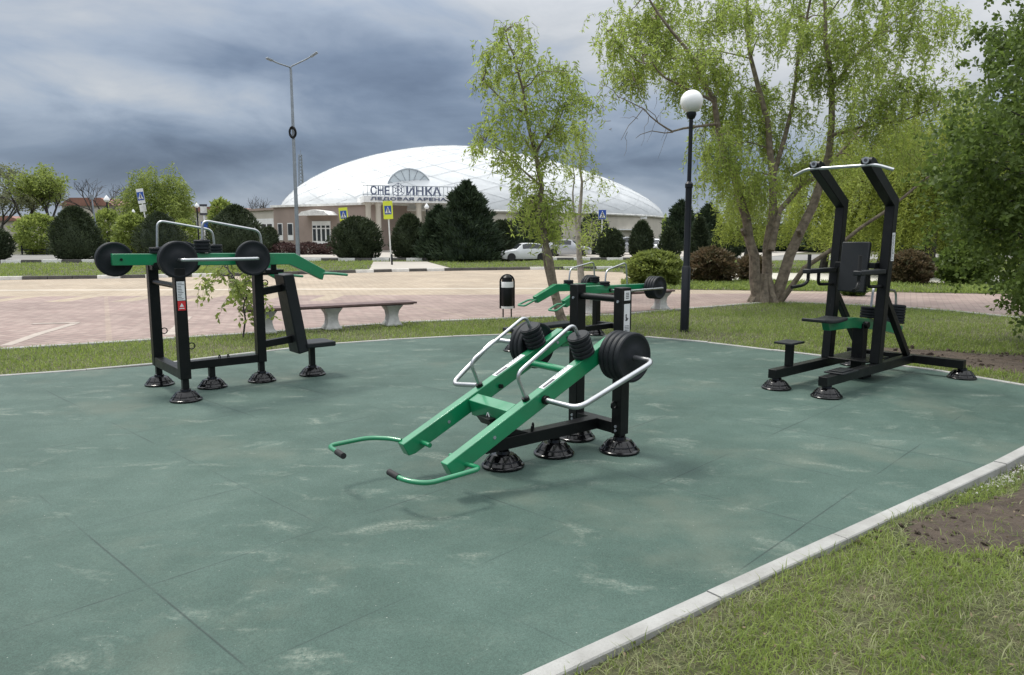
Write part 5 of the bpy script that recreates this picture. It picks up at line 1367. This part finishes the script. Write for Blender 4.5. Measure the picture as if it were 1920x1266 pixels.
# ---------------------------------------------------------------- slim trees in the middle
def slim_tree(base, D, trunk_px, r0, clumps, label, mat, bark, dens=1.0, leaf=.10, name='slim_tree', extra=(), lwr=.3):
    t = empty(name, base, 0, label=label, cat='tree'); mb = MB()
    W_ = lambda u, v, dy=0: at(u, v, D + dy) - base
    path = jit([W_(*p) for p in trunk_px], .015); limb(mb, path, r0, .008, 9)
    paths = [path]
    for e, r_ in extra:
        q = jit([W_(*p) for p in e], .02); limb(mb, q, r_, .005, 6); paths.append(q)
    allp = [p for l in paths for p in l]
    anc, lens, outs = [], [], []
    for u, v, r_ in clumps:
        c_ = W_(u, v, random.uniform(-.8, .8)); rw = r_ * D / F
        cand = [p for p in allp if p.z < c_.z] or allp
        limb(mb, curve_to(min(cand, key=lambda p: (p - c_).length), c_, .08, 5, .03), .014, .004, 5)
        for j in range(int(r_ * 1.05 * dens)):
            d = np.array([random.gauss(0, 1), random.gauss(0, 1), random.gauss(0, .8)]) * rw * .42
            anc.append(np.array(c_) + d); lens.append(random.uniform(.14, .42)); outs.append(np.array([random.gauss(0, .15), random.gauss(0, .15), random.uniform(0, .15)]))
    P, Dv, tw = strand_leaves(anc, lens, outs, .024, .15, 8)
    leaves('crown', P, Dv, leaf * (.6 + .8 * rng.random(len(P))), leaf * lwr, M[mat], t)
    twig_mesh(mb, tw, .004); mb.build('trunk', M[bark], t)
    return t
b1 = G(1056, 603, ZG)
slim_tree(b1, b1.y, [(1057, 606), (1046, 575), (1034, 520), (1024, 460), (1014, 400), (1012, 350), (1003, 290), (990, 220), (978, 165), (962, 105), (950, 60)], .10,
 [(945, 60, 30), (975, 55, 26), (925, 95, 30), (960, 100, 34), (1000, 105, 30), (915, 140, 32), (950, 150, 38), (990, 145, 36), (1035, 135, 34), (1065, 160, 28), (940, 200, 34), (985, 200, 40), (1030, 195, 38), (1075, 195, 28), (1095, 185, 20),
  (915, 245, 30), (960, 250, 36), (1005, 250, 38), (1045, 240, 34), (1080, 240, 22), (900, 270, 22), (945, 295, 26), (985, 300, 34), (1025, 295, 30), (975, 345, 30), (1010, 350, 36), (985, 385, 34), (1020, 385, 38), (1045, 375, 28), (1000, 415, 30), (1040, 415, 32), (1030, 440, 18), (1060, 130, 20)],
 'slim willow with a dark leaning trunk standing in front of the dome', 'willow', 'bark_w', .85,
 extra=(([(1003, 290, 0), (1040, 230, .2), (1075, 180, .3)], .03), ([(990, 220, 0), (940, 190, -.2), (905, 150, -.3)], .025), ([(1010, 345, 0), (950, 290, .2), (910, 265, .2)], .025), ([(1040, 560, 0), (1020, 500, .2), (1012, 455, .3)], .06)))
b2_ = G(1092, 560, ZG)
slim_tree(b2_, b2_.y, [(1092, 562), (1088, 525), (1086, 480), (1083, 440), (1088, 395), (1090, 340), (1087, 300), (1083, 262)], .115,
 [(1085, 255, 26), (1070, 285, 24), (1095, 290, 26), (1075, 235, 22), (1065, 315, 18), (1110, 320, 14), (1100, 385, 24), (1112, 420, 26), (1100, 445, 22), (1070, 410, 16), (1130, 340, 10)],
 'pale-barked slim tree with two upright stems right of the dark leaning trunk', 'willow', 'bark_p', .8, .095,
 extra=(([(1083, 440, 0), (1074, 390, .1), (1076, 330, .1), (1072, 280, .1)], .045), ([(1088, 300, 0), (1100, 215, .2), (1125, 205, .3)], .015), ([(1086, 480, 0), (1105, 440, .1), (1112, 400, .2)], .02)))
# young tree by the left bench
b3 = G(455, 637, ZG)
slim_tree(b3, b3.y, [(455, 640), (457, 600), (460, 575), (452, 545), (440, 520), (425, 505)], .016,
 [(410, 508, 20), (430, 500, 22), (400, 520, 13), (450, 515, 18), (470, 530, 18), (445, 540, 18), (480, 555, 16), (462, 560, 14), (425, 530, 16), (475, 575, 10), (490, 535, 10)],
 'young thin sapling with pale yellow-green leaves behind the shoulder press machine', 'midgreen', 'bark_d', .27, .095, 'sapling', lwr=.6,
 extra=(([(458, 590, 0), (475, 565, .05), (485, 540, .1)], .009), ([(455, 560, 0), (462, 535, .05), (468, 520, .1)], .008)))

# ---------------------------------------------------------------- broadleaf tree at the right edge
RD = 10.6; rb_ = Vector((at(2075, 600, RD).x, RD, ZG))
t = empty('broadleaf_tree', rb_, 0, label='dark leafy tree hanging in from the right edge of the picture', cat='tree'); mb = MB()
W_ = lambda u, v, dy=0: at(u, v, RD + dy) - rb_
tp = jit([W_(*p) for p in ((2075, 660), (2070, 520), (2050, 380), (2030, 240), (2000, 100), (1990, -60), (1990, -200))], .03); limb(mb, tp, .16, .03, 10)
cl = [(1905, 30, 60), (1880, 85, 50), (1935, 110, 70), (1850, 130, 40), (1900, 175, 70), (1838, 190, 45), (1960, 200, 80), (1870, 240, 60), (1815, 235, 36), (1920, 280, 75), (1800, 290, 40), (1850, 310, 60), (1785, 345, 34), (1825, 370, 50), (1890, 370, 70), (1950, 380, 80), (1800, 410, 34), (1850, 430, 50), (1910, 450, 60), (1965, 470, 70), (1885, 490, 36), (1930, 520, 40), (1985, 560, 50),
      (1990, 60, 90), (2040, 160, 100), (2060, 300, 110), (2050, 440, 100), (2110, 100, 110), (2140, 260, 120), (2130, 400, 110), (1950, -60, 90), (2050, -90, 110), (2150, -40, 110), (1880, -40, 60), (1995, 260, 80), (1990, 380, 80), (1815, 90, 20), (1790, 60, 14), (1912, 535, 22), (1900, 560, 14)]
LP, LD = [], []
for u, v, r_ in cl:
    if v < 210: u += 48 * (210 - v) / 210 + 14; r_ *= .85
    u += 12
    rw = r_ * RD / F
    for q_ in range(2):
        c_ = W_(u + random.gauss(0, r_ * .3), v + random.gauss(0, r_ * .3), random.uniform(-1.5, 1.5))
        near_ = min(tp, key=lambda p: abs(p.z - c_.z + .5)); limb(mb, curve_to(near_, c_, .15, 6, .05), .03, .006, 5)
        n = int(18 * r_ * .5); g = rng.normal(size=(n, 3)) * np.array([.55, .55, .42]) * rw
        # small sprays: leaves gathered along short twigs
        k_ = max(1, n // 14); tips = rng.normal(size=(k_, 3)) * np.array([.75, .7, .55]) * rw + np.array(c_)
        own = rng.integers(0, k_, n); ax_ = nrm(rng.normal(size=(k_, 3)) + np.array([-.3, 0, -.35])); LP.append(tips[own] + ax_[own] * (rng.random((n, 1)) * .26) + rng.normal(size=(n, 3)) * .03); d = rng.normal(size=(n, 3)); d[:, 2] -= .5; LD.append(d)
LP = np.concatenate(LP); LD = np.concatenate(LD)
leaves('crown', LP, LD, .075 * (.6 + .7 * rng.random(len(LP))), .05, M['broad'], t); mb.build('trunk', M['bark_d'], t)

# ---------------------------------------------------------------- background willows
def far_willow(uc, vt, vb, rpx, D, n, label, mat='willow_far', leaf=.17, spc=.06, vtrunk=None, lmax=.34, group=None):
    p = at(uc, 460, D); base = Vector((p.x, D, ZG)); k = D / F
    t = empty('weeping_willow', base, 0, label=label, cat='tree', group=group)
    ht = at(uc, vt, D).z - ZG; hb = max(.4, at(uc, vb, D).z - ZG); r = rpx * k; mb = MB()
    limb(mb, jit([Vector((0, 0, 0)), Vector((.1, 0, ht * .3)), Vector((-.05, 0, ht * .62))], .05), .035 * ht, .02 * ht, 8)
    anc, lens, outs = [], [], []
    for i in range(n):
        a = random.random() * 6.283; e = math.acos(random.random() * .98); rr2 = r * (.75 + .3 * random.random())
        lump = 1 + .17 * math.sin(3 * a + 4 * e + uc) + .15 * math.sin(7 * a - 5 * e) + .1 * math.sin(11 * a + 9 * e); e = min(e * 1.25, 2.1)
        z = ht * .5 + (ht * .5) * math.cos(e) * lump
        anc.append(np.array([rr2 * math.sin(e) * math.cos(a) * lump, rr2 * math.sin(e) * math.sin(a) * lump, z])); outs.append(np.array([.25 * r * math.cos(a), .25 * r * math.sin(a), .1]) * .6)
        lens.append(min((z - hb) * random.uniform(.35, 1), ht * lmax * random.uniform(.3, 1)) + .3)
    for i in range(0, n, max(1, n // 26)): limb(mb, curve_to(Vector((0, 0, ht * random.uniform(.3, .6))), Vector(anc[i]), .2, 5, .08), .008 * ht, .003 * ht, 5)
    P, Dv, tw = strand_leaves(anc, lens, outs, spc, .08, int(uc))
    leaves('crown', P, Dv, leaf * (.6 + .8 * rng.random(len(P))), leaf * .22, M[mat], t); mb.build('trunk', M['bark_d'], t)
far_willow(1545, 270, 455, 75, 33, 900, 'bright weeping willow behind the leaning willow trunks', group='weeping willows behind the plaza')
far_willow(1650, 215, 475, 95, 30, 1350, 'weeping willow seen between the uprights of the pull-up station', group='weeping willows behind the plaza')
far_willow(1745, 190, 480, 85, 28, 1200, 'weeping willow between the pull-up station and the dark leafy tree', group='weeping willows behind the plaza')
far_willow(1830, 180, 470, 80, 31, 900, 'weeping willow mostly hidden by the dark leafy tree', group='weeping willows behind the plaza')
far_willow(1395, 340, 450, 40, 36, 480, 'small weeping willow left of the leaning willow trunks', group='weeping willows behind the plaza')
far_willow(300, 322, 415, 54, 70, 1500, 'bright rounded willow at the left behind the crossing sign', mat='midgreen', leaf=.42, spc=.2, lmax=.5)

# ---------------------------------------------------------------- spring trees at the far left
def bare_tree(u, vt, D, label, nleaf, spread=.5, mat='sparse', group='half-bare spring trees at the far left', depth=5, name='spring_tree', leaf=.35):
    p = at(u, 460, D); base = Vector((p.x, D, ZG)); h = at(u, vt, D).z - ZG
    t = empty(name, base, 0, label=label, cat='tree', group=group); mb = MB(); tips = []
    def grow(q, d, L_, r_, lev):
        e = q + d * L_; mid = q.lerp(e, .5) + Vector((random.gauss(0, .05), random.gauss(0, .05), 0)) * L_
        mb.tube([q, mid, e], [r_, r_ * .85, r_ * .65], 5 if lev < 3 else 3, False)
        if lev >= 2: tips.append(e); tips.append(mid)
        if lev >= depth: return
        for i in range(3 if lev < 4 else 2):
            nd = (d + Vector((random.gauss(0, spread), random.gauss(0, spread), random.gauss(.12, spread * .6)))).normalized()
            grow(e if i else mid.lerp(e, .6), nd, L_ * random.uniform(.62, .85), r_ * .6, lev + 1)
    grow(Vector((0, 0, 0)), Vector((random.gauss(0, .06), 0, 1)).normalized(), h * .30, h * .024, 0)
    zm = max(p_.z for p_ in tips); s_ = h / zm
    mb.v = [(a * s_, b_ * s_, c_ * s_) for a, b_, c_ in mb.v]; mb.build('trunk', M['bark_d'], t)
    if nleaf:
        T = np.array([list(p_ * s_) for p_ in tips]); P = T[rng.integers(0, len(T), nleaf)] + rng.normal(size=(nleaf, 3)) * .28
        leaves('crown', P, rng.normal(size=(nleaf, 3)), leaf * (.5 + .8 * rng.random(nleaf)), leaf * .45, M[mat], t)
bare_tree(8, 318, 84, 'grey-green half-bare tree at the left edge', 2200)
bare_tree(55, 306, 80, 'half-bare spring tree with a dark forked trunk, second from the left edge', 2600)
bare_tree(98, 310, 76, 'leafier spring tree left of the tall egg-shaped evergreen', 4200, mat='midgreen')
bare_tree(190, 322, 95, 'leafless tree above the white pointed park lamp', 0, .55)
bare_tree(245, 340, 100, 'faint leafless tree left of the bright rounded willow', 0, .5)
bare_tree(478, 366, 110, 'leafless tree top behind the low left wing', 0, .55)
bare_tree(455, 370, 112, 'leafless tree top beside another behind the low left wing', 0, .55)
# far wood closing the horizon
n = 26000; a = rng.random(n); x = (a - .5) * 420; y = 190 + rng.random(n) * 40 + 14 * np.sin(a * 40)
hh = 3.2 + 2.2 * np.sin(a * 57) * np.sin(a * 23 + 1) + 1.3 * np.sin(a * 140)
P = np.stack([x, y, ZG + rng.random(n) * np.maximum(hh, 1.2)], 1)
keep = ~((x > -50) & (x < 60) & (y < 150)); Dv = rng.normal(size=(n, 3)); Dv[:, 2] += .4
tag(leaves('far_wood', P[keep], Dv[keep], 1.7, .9, M['midgreen']), 'low far-off belt of trees along the horizon', 'wood', kind='stuff')

# ================================================================== LIGHT AND SKY
SUN_EL, SUN_AZ = R(60), R(-55)          # azimuth measured from +Y towards +X
w = bpy.data.worlds.new('World'); scene.world = w; w.use_nodes = True; nt = w.node_tree; nt.nodes.clear()
out = nt.nodes.new('ShaderNodeOutputWorld'); bg = nt.nodes.new('ShaderNodeBackground'); nt.links.new(bg.outputs[0], out.inputs[0])
sky = nt.nodes.new('ShaderNodeTexSky'); sky.sky_type = 'NISHITA'; sky.sun_disc = False; sky.sun_elevation = SUN_EL; sky.sun_rotation = SUN_AZ
v = coords(nt, 'Generated')
sep = nt.nodes.new('ShaderNodeSeparateXYZ'); nt.links.new(v, sep.inputs[0])
el = sep.outputs[2]
# cloud deck: direction flattened on to a layer, so cells stretch out towards the horizon
dz = math_n(nt, 'ADD', math_n(nt, 'MAXIMUM', el, 0), .20)
cx = math_n(nt, 'DIVIDE', sep.outputs[0], dz); cy = math_n(nt, 'DIVIDE', sep.outputs[1], dz)
cmb = nt.nodes.new('ShaderNodeCombineXYZ'); nt.links.new(cx, cmb.inputs[0]); nt.links.new(cy, cmb.inputs[1])
n1 = noise(nt, 1.0, 6, .5, mapping(nt, v, scale=(2.2, 2.2, 6.0), rot=(0, R(5), 0), loc=(1.3, .4, .2)), .25)
n2 = noise(nt, 1.0, 7, .56, mapping(nt, v, scale=(5, 5, 15), rot=(0, R(-4), 0)), .45)
shade = math_n(nt, 'MULTIPLY_ADD', n2, .42, math_n(nt, 'MULTIPLY_ADD', n1, .85, -.085))
elr = ramp(nt, el, [(0.0, (.70, .70, .70)), (.03, (.62, .62, .62)), (.055, (.50, .50, .50)), (.085, (.38, .38, .38)), (.125, (.36, .36, .36)), (.165, (.45, .45, .45)), (.22, (.54, .54, .54)), (.30, (.68, .68, .68)), (.6, (1, 1, 1))])
val = math_n(nt, 'ADD', elr.outputs[0], math_n(nt, 'MULTIPLY', math_n(nt, 'SUBTRACT', shade, .55), 1.15))
# lighter break in the clouds at the left
def patch(u, v_, sx, sz, amt, val):
    d = ray(u, v_).normalized()
    ax = math_n(nt, 'DIVIDE', math_n(nt, 'SUBTRACT', sep.outputs[0], d.x), sx); az = math_n(nt, 'DIVIDE', math_n(nt, 'SUBTRACT', el, d.z), sz)
    rr2 = math_n(nt, 'ADD', math_n(nt, 'MULTIPLY', ax, ax), math_n(nt, 'MULTIPLY', az, az))
    g = math_n(nt, 'MULTIPLY', math_n(nt, 'POWER', 2.718, math_n(nt, 'MULTIPLY', rr2, -1)), math_n(nt, 'GREATER_THAN', sep.outputs[1], 0))
    return math_n(nt, 'ADD', val, math_n(nt, 'MULTIPLY', math_n(nt, 'MULTIPLY', g, math_n(nt, 'MULTIPLY_ADD', n2, 1.6, .2)), amt))
val = patch(330, 190, .16, .035, .26, val)
val = patch(60, 130, .14, .06, .14, val)
val = patch(800, 20, .22, .03, .08, val)
val = patch(640, 130, .16, .03, -.10, val)
val = patch(1600, 80, .28, .11, .46, val)
val = math_n(nt, 'MAXIMUM', val, .12)
ccol = ramp(nt, val, [(.0, (.055, .08, .125)), (.22, (.115, .160, .255)), (.40, (.255, .33, .46)), (.60, (.475, .56, .69)), (.8, (.70, .74, .79)), (1, (.92, .94, .96))]).outputs[0]
skc = nt.nodes.new('ShaderNodeVectorMath'); skc.operation = 'SCALE'; nt.links.new(sky.outputs[0], skc.inputs[0]); skc.inputs['Scale'].default_value = .10
ovr = nt.nodes.new('ShaderNodeVectorMath'); ovr.operation = 'SCALE'; nt.links.new(ccol, ovr.inputs[0])
nt.links.new(ramp(nt, el, [(0, (.66, .66, .66)), (.26, (.74, .74, .74)), (.55, (1.6, 1.6, 1.6)), (1, (2.2, 2.2, 2.2))]).outputs[0], ovr.inputs['Scale'])
res = mixc(nt, .9, skc.outputs[0], ovr.outputs[0])
nt.links.new(res, bg.inputs[0]); bg.inputs[1].default_value = 1.10
sd = bpy.data.lights.new('sun', 'SUN'); sd.energy = 2.5; sd.angle = R(12); sd.color = (1, .96, .88)
so = bpy.data.objects.new('sun', sd); C.objects.link(so)
dirv = Vector((math.sin(SUN_AZ) * math.cos(SUN_EL), math.cos(SUN_AZ) * math.cos(SUN_EL), math.sin(SUN_EL)))
so.rotation_euler = (-dirv).to_track_quat('-Z', 'Y').to_euler(); so.location = (0, 0, 30)
vs_ = scene.view_settings; vs_.view_transform = 'Standard'; vs_.look = 'None'; vs_.exposure = .02; vs_.gamma = 1; vs_.use_curve_mapping = False
scene.cycles.use_denoising = True
scene.cycles.max_bounces = 8; scene.cycles.transparent_max_bounces = 4
scene.cycles.sample_clamp_indirect = 6
